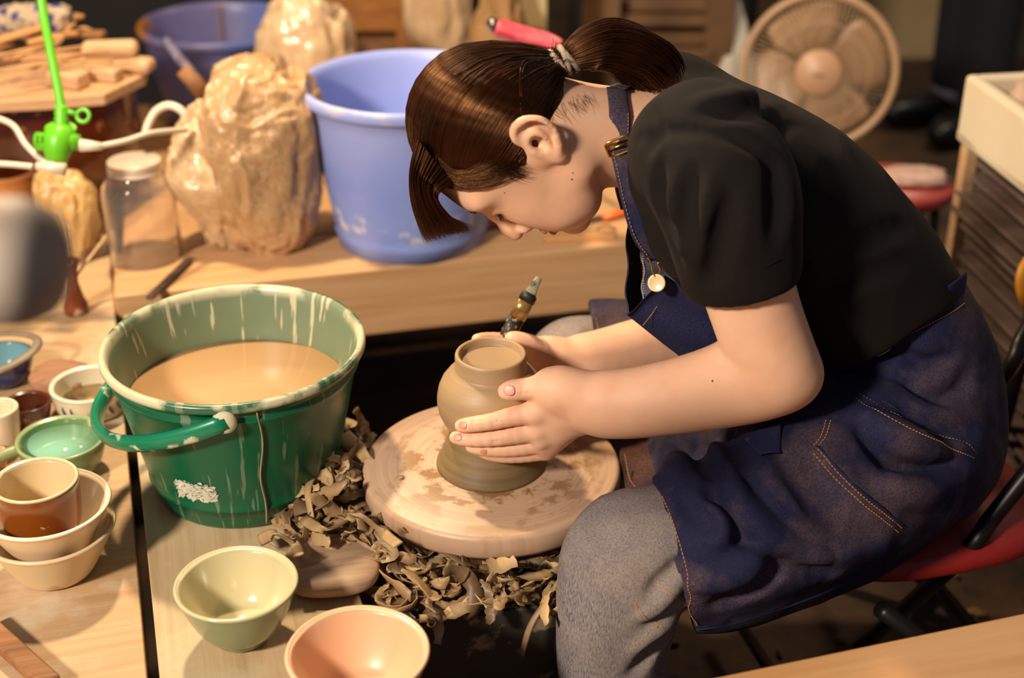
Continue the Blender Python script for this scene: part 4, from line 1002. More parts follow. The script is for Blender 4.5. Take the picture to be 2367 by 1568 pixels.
A.chain([S(1560, 1110, .06), S(1700, 1060, .05), S(1850, 960, 0), S(2050, 900, 0)], [(.020, .06), (.035, .09), (.05, .12), (.09, .13)], w=NL, k=.03, n=10)   # lap
A.chain([S(1500, 1010, -.04), S(1600, 1040, -.02), S(1750, 1000, 0)], [(.014, .05), (.018, .07), (.03, .09)], w=NL, k=.025, n=8)
# straight hem cuts
for hp, s_ in ((S(1540, 1296, .205), 1),):
    a1, a2 = S(1518, 1140, .20), S(1607, 1463, .215); d_ = a2 - a1; n_ = np.cross(d_, ray(1560, 1300)); n_ /= np.linalg.norm(n_)
    if n_ @ AX > 0: n_ = -n_
    sl, P = A.sub(A.lo, A.lo + A.n * A.h); q = -((P - a1.astype(np.float32)) @ n_.astype(np.float32))
    near = ((P - POT.astype(np.float32)) @ NL.astype(np.float32)) > .095
    dd = A.d.copy(); A.d = np.where(near, np.maximum(dd, -q), dd).astype(np.float32)
    a1, a2 = S(1365, 720, -.2), S(1385, 830, -.2); d_ = a2 - a1; n_ = np.cross(d_, ray(1370, 780)); n_ /= np.linalg.norm(n_)
    if n_ @ AX > 0: n_ = -n_
    q = -((P - a1.astype(np.float32)) @ n_.astype(np.float32)); A.d = np.where(near, A.d, np.maximum(A.d, -q)).astype(np.float32)
for pix, r, dp, md in (([(1640, 1120), (1680, 1180), (1750, 1250), (1830, 1300), (1920, 1330)], .013, .010, 'cut'),
                       ([(1720, 1080), (1760, 1170), (1850, 1240), (1960, 1270)], .012, .009, 'cut'),
                       ([(1690, 1110), (1730, 1190), (1800, 1260), (1900, 1295)], .013, .007, 'add'),
                       ([(1860, 1060), (1920, 1130), (2000, 1220)], .010, .006, 'cut'),
                       ([(1800, 1050), (1880, 1150), (1960, 1230), (2030, 1250)], .016, .008, 'cut'),
                       ([(1990, 1000), (2060, 1060), (2160, 1090), (2220, 1080)], .014, .009, 'cut'),
                       ([(2000, 960), (2080, 1010), (2180, 1040)], .016, .008, 'add'), ([(2040, 1120), (2130, 1130), (2200, 1090)], .014, .007, 'add'),
                       ([(1620, 1180), (1650, 1210), (1660, 1250)], .010, .006, 'add'), ([(1580, 1160), (1620, 1200), (1640, 1225)], .008, .005, 'cut'),
                       ([(1600, 1350), (1700, 1330), (1760, 1270)], .012, .006, 'add'), ([(1650, 1400), (1730, 1370), (1800, 1310)], .012, .006, 'cut'),
                       ([(2060, 800), (2120, 850), (2200, 830)], .010, .006, 'cut'), ([(2080, 870), (2160, 900), (2240, 880)], .016, .008, 'cut'), ([(2050, 830), (2120, 880), (2200, 870)], .014, .007, 'add'),
                       ([(1980, 760), (2010, 800), (2060, 820)], .010, .006, 'cut'), ([(2090, 950), (2160, 990), (2250, 1000)], .010, .006, 'cut'),
                       ([(1560, 1000), (1620, 1050), (1660, 1100)], .010, .007, 'cut'), ([(1520, 1020), (1560, 1070), (1570, 1110)], .010, .006, 'add'), ([(1640, 990), (1700, 1020), (1720, 1060)], .012, .007, 'cut')):
    fold(A, pix, r, dp * 1.35, .012, md)
p, q = A.mesh(2); p = wrinkle(p, q, A, .0014, np.array([22., 22., 14.]), 9.0)
apron = obj('apron', (p, q), m_denim, woman, label='indigo denim apron with orange stitching')
def stitch(F, pix, off=.0006, r=.0007, gap=.5, step=.0042, mat=None, name='stitching', par=None):
    P = [F.hit(*x) for x in pix]; P = F.snap(smooth_path(P, 60), off); d = np.r_[0, np.cumsum(np.linalg.norm(np.diff(P, axis=0), axis=1))]
    gs = []; t = 0
    while t < d[-1] - step:
        a = np.array([np.interp(t, d, P[:, c]) for c in range(3)]); b = np.array([np.interp(t + step * (1 - gap * .4), d, P[:, c]) for c in range(3)])
        gs.append(tube([a, (a + b) / 2 + F.grad((a + b) / 2)[0] * .0003, b], [r * .6, r, r * .6], 5)); t += step
    obj(name, merge(*gs), mat or m_thread, par or apron)
def seamline(F, pix, r=.0012, off=.0002, mat=None, name='seam', par=None): obj(name, stroke(F, pix, r, off, 40), mat or m_denim2, par or apron)
stitch(A, [(1532, 1148), (1560, 1220), (1590, 1330), (1612, 1448)])
for o_ in (0, 9):
    stitch(A, [(1985 - o_, 912 + o_), (2060 - o_, 955 + o_), (2150 - o_, 1000 + o_), (2262 - o_, 1052 + o_)])
    stitch(A, [(1880 + o_, 1048 - o_), (1935 + o_, 1110 - o_), (2000 + o_, 1170 - o_), (2078 + o_, 1232 - o_)])
    stitch(A, [(1920 - o_ * 1.2, 972), (1908 - o_ * 1.2, 1010), (1885 - o_ * 1.2, 1038)])
seamline(A, [(1975, 895), (2060, 938), (2150, 985), (2262, 1036)], .0022); seamline(A, [(1888, 1030), (1945, 1092), (2010, 1152), (2090, 1215)], .0022)
seamline(A, [(1610, 1455), (1750, 1425), (1900, 1372), (2020, 1310)], .0016)
stitch(A, [(1378, 738), (1382, 760), (1386, 790)])
# waistband and strap around the back
bp_ = [(1950, 772), (2030, 765), (2110, 735), (2180, 700), (2222, 668)]
PB = A.snap([A.hit(*x) for x in bp_], .002)
obj('waistband', tube(smooth_path(PB, 30), .019, 12, .16, ref=ZX), m_denim2, apron)
stitch(A, [(1960, 800), (2040, 796), (2110, 768), (2170, 738), (2230, 700)], .0012)
# button tab on the lap
tp = A.hit(1765, 1020); tn = A.grad(tp)[0]
def quad(F, cs, off, n=12, th=.0016):
    C = [F.hit(*c) + F.grad(F.hit(*c))[0] * off for c in cs]; V = []; k = 0
    for s in (0, 1):
        for j in range(n):
            for i in range(n):
                u, v = i / (n - 1), j / (n - 1); b = (C[0] * (1 - u) + C[1] * u) * (1 - v) + (C[3] * (1 - u) + C[2] * u) * v
                V.append(b + tn * (.002 * math.sin(u * 3) + s * -th))
    Fc = []
    for s in (0, 1):
        for j in range(n - 1):
            for i in range(n - 1):
                a = s * n * n + j * n + i; f = (a, a + 1, a + n + 1, a + n); Fc.append(f if s == 0 else f[::-1])
    e = [j for j in range(n)] + [n - 1 + n * j for j in range(1, n)] + [n * n - 1 - i for i in range(1, n)] + [n * (n - 1) - n * j for j in range(1, n - 1)]
    for a, b in zip(e, e[1:] + e[:1]): Fc.append((a, a + n * n, b + n * n, b))
    return V, Fc
tab = obj('button_tab', quad(A, [(1722, 1012), (1806, 990), (1800, 1052), (1758, 1060)], .006), m_denim2, apron, label='denim strap end with round stitching')
pt_ = A.hit(1730, 1030) + tn * .0085
obj('buttonhole_stitching', torus(pt_, .0075, .0007, np.cross(tn, ZX), np.cross(tn, np.cross(tn, ZX)), 30, 6), m_thread, tab)

# bib: a sheet folded over the lap, seen from its upper edge
def sheet(A_, B_, n=30, m=24, th=.0016, bow=.006, out=NL):
    P = smooth_path(A_, n); Q = smooth_path(B_, n); V = []
    for s in (0, 1):
        for i in range(n):
            for j in range(m):
                t = j / (m - 1); b = P[i] * (1 - t) + Q[i] * t + out * (bow * math.sin(PI * t) + .0016 * math.sin(i * .5 + t * 5)); V.append(b - out * th * s)
    F = []
    for s in (0, 1):
        for i in range(n - 1):
            for j in range(m - 1):
                a = s * n * m + i * m + j; f = (a, a + 1, a + m + 1, a + m); F.append(f if s == 0 else f[::-1])
    for i in range(n - 1):
        for j in (0, m - 1): a = i * m + j; F.append((a, a + m, a + m + n * m, a + n * m) if j else (a, a + n * m, a + m + n * m, a + m))
    for i in (0, n - 1):
        for j in range(m - 1): a = i * m + j; F.append((a, a + 1, a + 1 + n * m, a + n * m) if i else (a, a + n * m, a + 1 + n * m, a + 1))
    return np.array(V), F
fc = S(1451, 728, .030)
obj('bib', sheet([S(1538, 638, .080), S(1495, 688, .060), fc, S(1458, 720, .0)], [S(1900, 850, .115), S(1800, 880, .10), S(1650, 865, .06), S(1600, 850, .02)], bow=.010), m_denim2, apron)
obj('bib_side', sheet([S(1454, 470, -.045), S(1452, 560, -.03), S(1450, 650, -.005), fc], [S(1482, 520, -.085), S(1500, 600, -.06), S(1500, 680, -.03), S(1492, 715, .0)], bow=-.004, out=AX), m_denim, apron, label='far half of the bib')
obj('bib_inside', sheet([S(1480, 540, -.05), S(1488, 620, -.03), S(1486, 700, -.005)], [S(1560, 590, -.06), S(1560, 640, -.05), S(1540, 690, -.02)], bow=.0, out=AX), M('pale_denim', '#6f7690', '#8a90a6', 300, .9), apron, label='pale inner side of the bib')
def freestitch(P, par, mat=m_thread, r=.0008):
    P = smooth_path(P, 50); gs = [tube(P[i:i + 2], r, 5) for i in range(0, 49, 2)]; obj('stitching', merge(*gs), mat, par)
freestitch([S(1550, 664, .067), S(1530, 690, .064), S(1510, 722, .062), S(1487, 752, .060)], apron)
freestitch([S(1549, 655, .067), S(1590, 690, .075), S(1640, 728, .085)], apron)
freestitch([S(1484, 540, -.030), S(1487, 610, -.012), S(1488, 680, .012)], apron)
obj('apron_front', sheet([S(1660, 980, .0), S(1560, 985, -.03), S(1448, 995, -.04)], [S(1620, 1160, .13), S(1540, 1175, .115), S(1456, 1150, .085)], bow=.012, out=-AX), denimmat('dusty_denim', '#1a1426', '#3c2c34', '#6e4a34', .36), apron, label='clay-dusted front of the apron hanging between the knees')
freestitch([S(1452, 1050, .03) - AX * .004, S(1470, 1110, .06) - AX * .006, S(1520, 1150, .09) - AX * .012], apron)
# neck strap, buckle, hook and button
st = [S(1425, 205, .012), S(1432, 262, .046), S(1432, 330, .060), S(1447, 400, .076), S(1462, 470, .084), S(1485, 545, .088), S(1520, 598, .088)]
strap = obj('neck_strap', tube(smooth_path(st, 50), .0105, 14, .14, ref=RT * .95 - ZX * .25 + NL * .1), m_denim, apron)
st2 = [S(1425, 205, .012), S(1450, 205, -.03), S(1448, 330, -.062), S(1442, 420, -.062), S(1456, 480, -.055)]
obj('neck_strap', tube(smooth_path(st2, 40), .0105, 14, .14, ref=RT), m_denim, apron)
sp2 = smooth_path(st, 50)
for o_ in (-1, 1):
    gs = [tube([sp2[i] + RT * o_ * .0080 + NL * .0018, sp2[i] * .4 + sp2[i + 1] * .6 + RT * o_ * .0080 + NL * .0018], .0006, 5) for i in range(8, 48)]
    obj('stitching', merge(*gs), m_threadp, strap)
bk_ = S(1432, 338, .0685); bx = RT * .92 + ZX * .39; by = np.cross(bx, NL); by /= np.linalg.norm(by)
cs = [bk_ + bx * a * .0128 + by * b * .0082 for a, b in ((-1, -1), (1, -1), (1, 1), (-1, 1))]
pts = []
for i in range(4):
    for t in np.linspace(0.12, .88, 6): pts.append(cs[i] * (1 - t) + cs[(i + 1) % 4] * t)
obj('strap_buckle', tube(pts, .0014, 8, closed=True), m_brass, apron, label='brass slide buckle')
obj('buckle_bar', tube([bk_ - bx * .0125 - NL * .001, bk_ + bx * .0125 - NL * .001], .0012, 8), m_brass, strap)
hk = [(1497, 596), (1502, 602), (1506, 614), (1508, 628), (1518, 642), (1524, 634), (1526, 622), (1520, 610), (1528, 604), (1526, 594), (1517, 590)]
obj('strap_hook', tube(smooth_path([S(*q_, .090) for q_ in hk], 44), .0011, 8), m_brass, apron, label='brass wire hook')
bc = S(1518, 654, .092); bn = -ray(1518, 654); bn /= np.linalg.norm(bn); bn = bn * .8 + NL * .2 - AX * .25; bn /= np.linalg.norm(bn); b1 = np.cross(bn, ZX); b1 /= np.linalg.norm(b1); b2 = np.cross(bn, b1)
V, F = lathe([(0, 0), (.0085, 0), (.0092, .001), (.0090, .0024), (.0070, .0022), (.0060, .0016), (0, .0017)], (0, 0, 0), 36); V = bc + V[:, :1] * b1 + V[:, 1:2] * b2 + V[:, 2:] * bn
V[:, :] = bc + (V - bc)
obj('strap_button', (V, F), M('cream_button', '#d6bf8e', '#e2cfa4', 30, .3), apron, label='round cream metal button')

# trimming brush held in the right hand
h0, h1 = S(1160, 800, -.080), S(1246, 642, -.080); hd_ = h1 - h0
br = thing('trimming_tool', 'clay-spattered black and brass tool held upright behind the bowl in her right hand', 'tool', h0)
bw = RT * .85 + ZX * .4
obj('handle', tube([h0 - hd_ * .15, h0 + hd_ * .2, h0 + hd_ * .42], [.0075, .0095, .0095], 10, .4, ref=bw), M('spattered_black', '#17130f', None, rough=.5, spots=('#a8895c', 160, .54)), br)
obj('ferrule', tube([h0 + hd_ * .42, h0 + hd_ * .68], [.0098, .0088], 10, .45, ref=bw), M('brass_ferrule', '#b79448', '#8a6a4a', 60, .3, Metallic=.6), br, label='brass-coloured ferrule')
obj('collar', tube([h0 + hd_ * .66, h0 + hd_ * .74, h0 + hd_ * .78], [.0098, .0096, .006], 10, .5, ref=bw), M('dark_collar', '#1c1712', None, rough=.5), br)
obj('blade', tube([h0 + hd_ * .72, h0 + hd_ * .86, h0 + hd_ * 1.0], [.0082, .0050, .0036], 10, .3, ref=bw), M('clay_blade', '#7d7a62', '#a39a78', 80, .5, spots=('#3a342a', 90, .56)), br, label='grey-green tip')

# chair under her
m_red = M('red_vinyl', '#7a1510', '#8c1d14', 6, .5)
st_ = thing('folding_chair', 'folding chair with a red seat and black tubular frame under the woman', 'chair', S(2160, 1190, .02) * [1, 1, 0])
sz = .335; sc_ = Z(2065, 1120, sz)
def sq(c, ax, ay, rx, ry, z0, z1, n=64, pw=.7):
    V = []; th = np.linspace(0, 2 * PI, n, endpoint=False); prof = [(.0, z0), (.93, z0), (1.0, z0 + (z1 - z0) * .35), (.99, z0 + (z1 - z0) * .7), (.94, z1), (.0, z1 + .003)]; F = []
    for r_, z in prof:
        for t in th:
            cx, sx = math.cos(t), math.sin(t); V.append(c * [1, 1, 0] + ax * rx * r_ * abs(cx) ** pw * np.sign(cx) + ay * ry * r_ * abs(sx) ** pw * np.sign(sx) + ZX * z)
    for i in range(len(prof) - 1):
        for j in range(n): k = (j + 1) % n; F.append((i * n + j, i * n + k, (i + 1) * n + k, (i + 1) * n + j))
    return V, F
obj('seat', sq(sc_, AX, BX, .170, .155, sz - .03, sz), m_red, st_)
for s in (-1, 1):
    c = sc_ + BX * s * .168
    top = [DP(2470, 980, 1.60), DP(2367, 1105, 1.61), DP(2295, 1195, 1.62), DP(2215, 1295, 1.64)] if s < 0 else [DP(2470, 610, 1.76), DP(2367, 775, 1.77), DP(2285, 910, 1.79)]
    obj('frame_tube', tube(smooth_path(top + [Z(1985, 1500, .012) if s < 0 else Z(1880, 1330, .012)], 24), .0105, 12), m_black_metal, st_)
    obj('leg', tube([c - AX * .10 - ZX * .040, (c + AX * .20) * [1, 1, 0] + ZX * .012], .0105, 12), m_black_metal, st_)
obj('crossbar', tube([sc_ * [1, 1, 0] + BX * -.168 + AX * .17 + ZX * .06, sc_ * [1, 1, 0] + BX * .168 + AX * .17 + ZX * .06], .008, 10), m_black_metal, st_)
obj('crossbar', tube([sc_ * [1, 1, 0] + BX * -.168 - AX * .13 + ZX * .06, sc_ * [1, 1, 0] + BX * .168 - AX * .13 + ZX * .06], .008, 10), m_black_metal, st_)
# ------------------------------------------------------------------ things on the back of the table and bench
def lumpV(c, r, n=96, m=72, amp=.08, fr=3.0, seed=0, prof=None, ridge=1.0, base=True, rot=0.0, squash=None):
    ph = np.linspace(0, PI, m); th = np.linspace(0, 2 * PI, n, endpoint=False); PH, TH = np.meshgrid(ph, th, indexing='ij')
    d = np.stack([np.sin(PH) * np.cos(TH), np.sin(PH) * np.sin(TH), np.cos(PH)], -1)
    e = np.sign(d) * np.abs(d) ** .78
    q = d * fr; q = q + .6 * np.stack([vnoise(q * 1.3 + seed), vnoise(q * 1.3 + seed + 9), vnoise(q * 1.3 + seed + 20)], -1)
    a = 1 - 2.2 * np.abs(vnoise(q * np.array([1.1, 1.1, .45]) + seed)); b = 1 - 2.4 * np.abs(vnoise(q * np.array([2.4, 2.4, 1.0]) + seed + 5)); c3 = 1 - 2.4 * np.abs(vnoise(q * 6 + seed + 11))
    k = 1 + amp * (.60 * vnoise(q * .5 + seed) + ridge * (.52 * a + .20 * b + .09 * c3))
    P = e * k[..., None] * np.array(r)
    if prof is not None: s_ = np.interp(P[..., 2] / r[2], prof[0], prof[1]); P[..., 0] *= s_; P[..., 1] *= s_
    if rot: x_ = P[..., 0] * math.cos(rot) - P[..., 1] * math.sin(rot); y_ = P[..., 0] * math.sin(rot) + P[..., 1] * math.cos(rot); P[..., 0] = x_; P[..., 1] = y_
    if base: P[..., 2] = np.maximum(P[..., 2], -r[2] * .93)
    V = (np.array(c) + [0, 0, r[2] * .93] + P).reshape(-1, 3); idx = np.arange(m * n).reshape(m, n); j = np.roll(idx, -1, 1)
    return V, np.stack([idx[:-1], idx[1:], j[1:], j[:-1]], -1).reshape(-1, 4)
def plastic(name, c1, c2, rough=.36, tr=.0, bs=13):
    x = NT(name); c = x.ramp(x.noise(9, 5), [(.3, c1), (.7, c2)]); cr = x.n('TexVoronoi', feature='DISTANCE_TO_EDGE'); x.t.links.new(x.mapc((1, 1, .6)), cr.inputs['Vector']); cr.inputs['Scale'].default_value = bs; x.t.links.new(x.mix(.12, x.mapc((1, 1, .5)), x.n('TexNoise', Scale=9.0).outputs['Color']), cr.inputs['Vector'])
    c = x.mix(x.ramp(cr.outputs['Distance'], [(.0, .30), (.05, 0)]), c, '#e6cfa8')
    x.col(c); x.set(Roughness=rough, Coat_Weight=.22, Coat_Roughness=.2, Transmission_Weight=tr)
    x.bump(x.math('ADD', cr.outputs['Distance'], x.noise(22, 4)), .5, .006); return x.m
m_bag = plastic('plastic_over_clay', '#a88258', '#c49c70'); m_bag2 = plastic('cloudy_plastic', '#c09c74', '#d8b890', .18); m_bag3 = plastic('white_plastic_bag', '#c2b8a4', '#d8d0bc', .3)
def ground(u, v, z): p = Z(u, v, z); return p
# large wrapped clay block and its loose plastic
c = ground(632, 566, KZ - .003); bg = thing('clay_bag', 'tall clay block in crumpled plastic between the glass jar and pale blue bucket', 'clay bag', c)
obj('clay_block', lumpV(c, (.084, .080, .150), 150, 120, .15, 2.2, 3.1, ([-1, -.6, 0, .6, 1], [.86, .92, 1, 1.15, 1.2]), rot=.2), m_bag, bg)
c2 = ground(522, 572, KZ - .003) + [0, .0, 0]
obj('loose_plastic', lumpV(c2 + [0.0, 0, .004], (.056, .046, .112), 110, 90, .24, 2.4, 8.3, ([-1, -.5, .1, 1], [.55, .62, 1.25, 1.1])), m_bag2, bg, label='loose cloudy plastic hanging from the bag')
c = DP(708, 190, 2.62); c[2] = KZ; obj('clay_bag', lumpV(c, (.085, .07, .13), 80, 60, .18, 2.4, 14.2), m_bag2, loc=c, label='plastic-wrapped clay lump behind, between the two blue buckets', cat='clay bag')
c = Z(1010, 200, KZ); c[1] += .12; obj('clay_bag', lumpV(c, (.068, .06, .17), 90, 70, .16, 2.6, 21.0), m_bag2, loc=c, label='pale plastic-wrapped bag standing behind the pale blue bucket', cat='clay bag')
c = ground(172, 590, TZ); obj('clay_bag', lumpV(c, (.046, .042, .075), 80, 60, .16, 2.2, 31.0), plastic('yellowed_plastic', '#c79a5c', '#d9b070', .3), loc=c, label='small yellowish wrapped clay lump left of the glass jar', cat='clay bag')
# glass jar
X, Y, R, h = solve(308, 362, 125, TZ + .001, 655, 1.2)
jr = thing('glass_jar', 'clear glass jar with a white screw lid standing on the table', 'jar', (X, Y, TZ + .001)); Rj = R * 1.37
x = NT('jar_glass'); x.col((.97, .94, .90, 1)); x.set(Roughness=.05, Transmission_Weight=.96, IOR=1.4); m_glass = x.m
hb = h * .90
op = [(0, .002), (Rj * .80, 0), (Rj * .93, .006), (Rj, .022), (Rj, hb * .74), (Rj * .96, hb * .84), (Rj * .80, hb * .93), (R * .93, hb * .97), (R * .93, hb * 1.02)]
ip = [(max(r_ - .0028, 0), z + (.005 if i < 3 else 0)) for i, (r_, z) in enumerate(op)][::-1]
obj('glass_body', lathe(op + ip, (X, Y, TZ + .001), 72), m_glass, jr)
ld2 = obj('lid', lathe([(R * .97, hb * .975), (R, hb * .98), (R, hb * 1.0), (R * .96, hb * 1.005), (R * .96, hb * 1.02), (R, hb * 1.025), (R, hb * 1.06), (R * .97, hb * 1.075), (0, hb * 1.075)], (X, Y, TZ + .001), 64), M('white_lid', '#dccbb8', '#e4d6c6', 8, .35), jr, label='white screw lid')
obj('rim_rust', torus((X, Y, TZ + .001 + hb * 1.068), R * .97, .0012, RT, np.array([0, 1., 0])), M('tan_edge', '#c08a50', None, rough=.6), ld2)
# crock, its board and the sticks
CX, CY, CR, CZT = -.765, 2.26, .140, .592
x = NT('brown_crock_glaze'); c = x.ramp(x.noise(7, 6, x.mapc((1, 1, .35))), [(.35, '#3a1407'), (.6, '#57220c'), (.8, '#8a4a1e')]); x.col(x.mix(x.ramp(x.noise(40, 4), [(.62, 0), (.68, 1)]), c, '#a8703c')); x.set(Roughness=.15, Coat_Weight=.5); x.bump(x.noise(12, 3), .15, .003)
obj('brown_crock', lathe([(0, 0), (CR * .80, 0), (CR * .95, .05), (CR * 1.02, .12), (CR, .19), (CR * .95, CZT - TZ - .012), (CR * .93, CZT - TZ), (CR * .86, CZT - TZ), (CR * .86, .02), (0, .02)], (CX, CY, TZ), 96), x.m, label='big shiny brown glazed crock under the pale octagonal board', cat='crock', loc=(CX, CY, TZ))
zb = CZT + .018
lb = [(-40, 236), (120, 228), (240, 218), (335, 172), (338, 150), (250, 130), (60, 120), (-60, 150)]
obj('octagonal_board', prism([Z(u, v, zb) for u, v in lb], .018), m_lwood, smooth=False, bevel=.002, label='pale octagonal wooden board lying on the brown crock', cat='board')
def blk(u0, v0, u1, v1, wd, th, z, name, label, cat, mat=m_lwood, bev=.006, group=None):
    a, b = Z(u0, v0, z + th), Z(u1, v1, z + th); a[2] = b[2] = z + th / 2
    return obj(name, bar(a, b, wd, th), mat, smooth=False, bevel=bev, seg=3, label=label, cat=cat, group=group)
blk(195, 150, 275, 158, .030, .022, zb, 'wooden_block', 'small wooden block with an end-grain face in the middle of the board edge', 'wooden block')
blk(262, 130, 352, 135, .036, .024, zb, 'wooden_block', 'rounded wooden block at the right end of the octagonal board', 'wooden block', bev=.010)
blk(186, 96, 318, 92, .034, .026, zb + .024, 'wooden_block', 'long rounded wooden block stacked on top of the two smaller blocks', 'wooden block', bev=.011)
blk(110, 156, 192, 168, .034, .026, zb, 'wooden_block', 'dusty wooden block near the green cord on the board', 'wooden block')
blk(-20, 108, 90, 112, .04, .028, zb + .002, 'wooden_block', 'dark grooved wooden block at the left end of the board', 'wooden block', m_dwood)
blk(-30, 96, 185, 30, .022, .008, zb + .048, 'carving_tool', 'long orange-brown bamboo knife lying across the pile on the board', 'tool', m_plank, .003)
blk(60, 92, 205, 62, .024, .008, zb + .034, 'carving_tool', 'second bamboo knife under the long one on the board', 'tool', m_plank, .003)
blk(140, 66, 240, 72, .02, .012, zb + .03, 'wooden_block', 'small dark wooden chip behind the stacked blocks', 'wooden block', m_dwood, .004)
sk = None; r_ = random.Random(5)
for i in range(16):
    u0, v0 = r_.uniform(-40, 60), r_.uniform(128, 166); L_ = r_.uniform(120, 260)
    a = Z(u0, v0, zb + .028 + .002 * i); b = Z(u0 + L_, v0 - r_.uniform(14, 40), zb + .028 + .002 * i)
    if i > 11: a = Z(r_.uniform(100, 140), r_.uniform(80, 120), zb + .03); b = Z(r_.uniform(160, 205), r_.uniform(45, 60), zb + .06)
    obj('bamboo_stick', tube([a, b], .0022, 6, .7), m_plank if i % 3 else m_lwood, label='thin bamboo stick in the bundle lying on the octagonal board', cat='stick', group='bamboo sticks on the board')
c = Z(70, 60, zb + .05); obj('patterned_pot_shard', lumpV((c[0], c[1], zb + .03), (.062, .02, .028), 60, 40, .3, 2.5, 44.0), M('blue_white_shard', '#a08a6c', '#c0a988', 40, .6, .6, .006, 60, spots=('#2a2f6a', 45, .52)), loc=(c[0], c[1], zb + .03), label='rough white lump with blue specks at the back of the board', cat='pottery shard')
# lime green extension cord and its three-way plug
D_ = 1.95
gc = thing('extension_cord', 'lime green extension cord hanging down in front of the brown crock', 'cord', DP(130, 340, D_))
obj('cord', tube(smooth_path([DP(70, -260, D_ - .02), DP(96, 0, D_), DP(115, 110, D_), DP(135, 210, D_), DP(142, 255, D_)], 40), .0062, 14), m_green, gc)
obj('strain_relief', tube([DP(142, 245 + 6 * k, D_) for k in range(9)], [.010 if k % 2 else .0085 for k in range(9)], 14), m_green, gc)
pb = obj('plug_body', merge(tube([DP(140, 290, D_), DP(140, 300, D_), DP(136, 330, D_), DP(132, 352, D_), DP(130, 374, D_)], [.013, .020, .022, .018, .014], 20), tube([DP(136, 322, D_), DP(182, 330, D_)], [.014, .011], 16), tube([DP(136, 330, D_), DP(84, 327, D_)], [.012, .013], 16)), m_green, gc)
obj('collar', torus(DP(140, 297, D_), .019, .0035, RT, FW * -.5 + UP * .1 + np.array([0, 1., 0]) * .8), m_green, pb)
for o_ in (-5, 5): obj('socket_slot', box(DP(92 + o_, 330, D_ - .0125), .002, .002, .010, RT, FW, UP), M('slot', '#24400c', None), pb)
obj('cap_strap', tube([DP(150, 256, D_), DP(178, 264, D_)], .0035, 8), m_green, gc)
obj('cap_ring', torus(DP(192, 268, D_), .0085, .0028, RT, UP), m_green, gc)
# cream cables
def cable(pix, label, r=.0042, mat=None, plug=None):
    P = [DP(*q) for q in pix]; t = thing('cable', label, 'cable', P[0]); obj('wire', tube(smooth_path(P, 50), r, 10), mat or m_white, t)
    if plug: obj('plug', tube([DP(*plug[0]), DP(*plug[1])], [.009, .0055], 12), m_white, t)
    return t
cable([(232, 338, 1.95), (290, 326, 1.97), (350, 308, 2.0), (430, 300, 2.06)], 'cream cable running right from the green plug', plug=((186, 336, 1.95), (236, 339, 1.95)))
cable([(-20, 268, 1.98), (30, 290, 1.97), (60, 335, 1.96), (100, 372, 1.95), (128, 375, 1.95)], 'pale cable curving down from the left edge to the green plug')
cable([(75, 385, 1.93), (20, 380, 1.93), (-30, 378, 1.93)], 'cream cable leaving the left edge under the green plug', plug=((150, 392, 1.93), (84, 384, 1.93)))
cable([(335, 310, 2.12), (345, 282, 2.12), (362, 256, 2.12), (392, 244, 2.12), (425, 262, 2.12), (440, 310, 2.14)], 'loop of pale cable behind the glass jar lid', .006)
# pots at the left
X, Y, R, h = solve(248, 372, 136, TZ, 440, .9)
obj('round_pot', lathe(pot_prof(R, R * .9, h, .006, .4), (X, Y, TZ), 56), M('buff_clay', '#b08a5a', '#c49c68', 8, .5), loc=(X, Y, TZ), label='tan pot with a flat rim half hidden behind the glass jar', cat='pot')
obj('wooden_disc', lathe([(R * .9, h + .0005), (R * .93, h + .006), (0, h + .006)], (X, Y, TZ), 48), m_lwood, loc=(X, Y, TZ + h), label='round tan wooden disc covering the pot behind the jar', cat='disc')
X, Y, R, h = solve(12, 390, 140, TZ, 560, .75)
obj('terracotta_pot', lathe(pot_prof(R, R * .75, h, .008, .5, lip=.004), (X, Y, TZ), 56), M('terracotta', '#b8743a', '#c8854a', 8, .5), loc=(X, Y, TZ), label='orange terracotta pot at the left edge beside the yellowish clay lump', cat='flower pot')
X, Y, R, h = solve(158, 602, 44, TZ, 735, 1.25)
bv = thing('bud_vase', 'small brown waisted vase holding sticks, beside the grey lamp', 'vase', (X, Y, TZ))
obj('body', lathe([(0, 0), (R * 1.25, .001), (R * 1.35, .012), (R * 1.0, h * .3), (R * .62, h * .6), (R * .70, h * .82), (R * .9, h * .93), (R, h), (R * .8, h), (R * .55, h * .8), (0, h * .5)], (X, Y, TZ), 40), M('blistered_glaze', '#5e2413', '#8a4a2c', 20, .25, spots=('#c8a888', 40, .58)), bv)
for i, (du, dv) in enumerate(((88, -45), (-18, -110), (-2, -70), (-30, -90))):
    a = np.array([X, Y, TZ + h * .6]); b = DP(158 + du, 590 + dv, proj(a)[2] + .02)
    obj('bamboo_stick', tube([a, b], .0026, 8, .6), m_lwood, label=('bamboo stick leaning right out of the brown waisted vase', 'tall thin stick standing at the left in the waisted vase', 'short stick standing upright in the waisted vase', 'slanting stick at the back of the waisted vase')[i], cat='stick')
blk(172, 566, 238, 548, .04, .026, TZ, 'wooden_block', 'short weathered log behind the brown waisted vase', 'wooden block', M('weathered_log', '#8c7350', '#5a4430', 30, .8, .5))
a, b = Z(345, 690, KZ + .006), Z(440, 597, KZ + .006)
obj('old_knife', bar(a, b, .012, .006), M('rusty_iron', '#2a1e18', '#54402e', 60, .6, .5), smooth=False, bevel=.002, label='thin dark rusty blade lying between the glass jar and the green bucket rim', cat='knife')
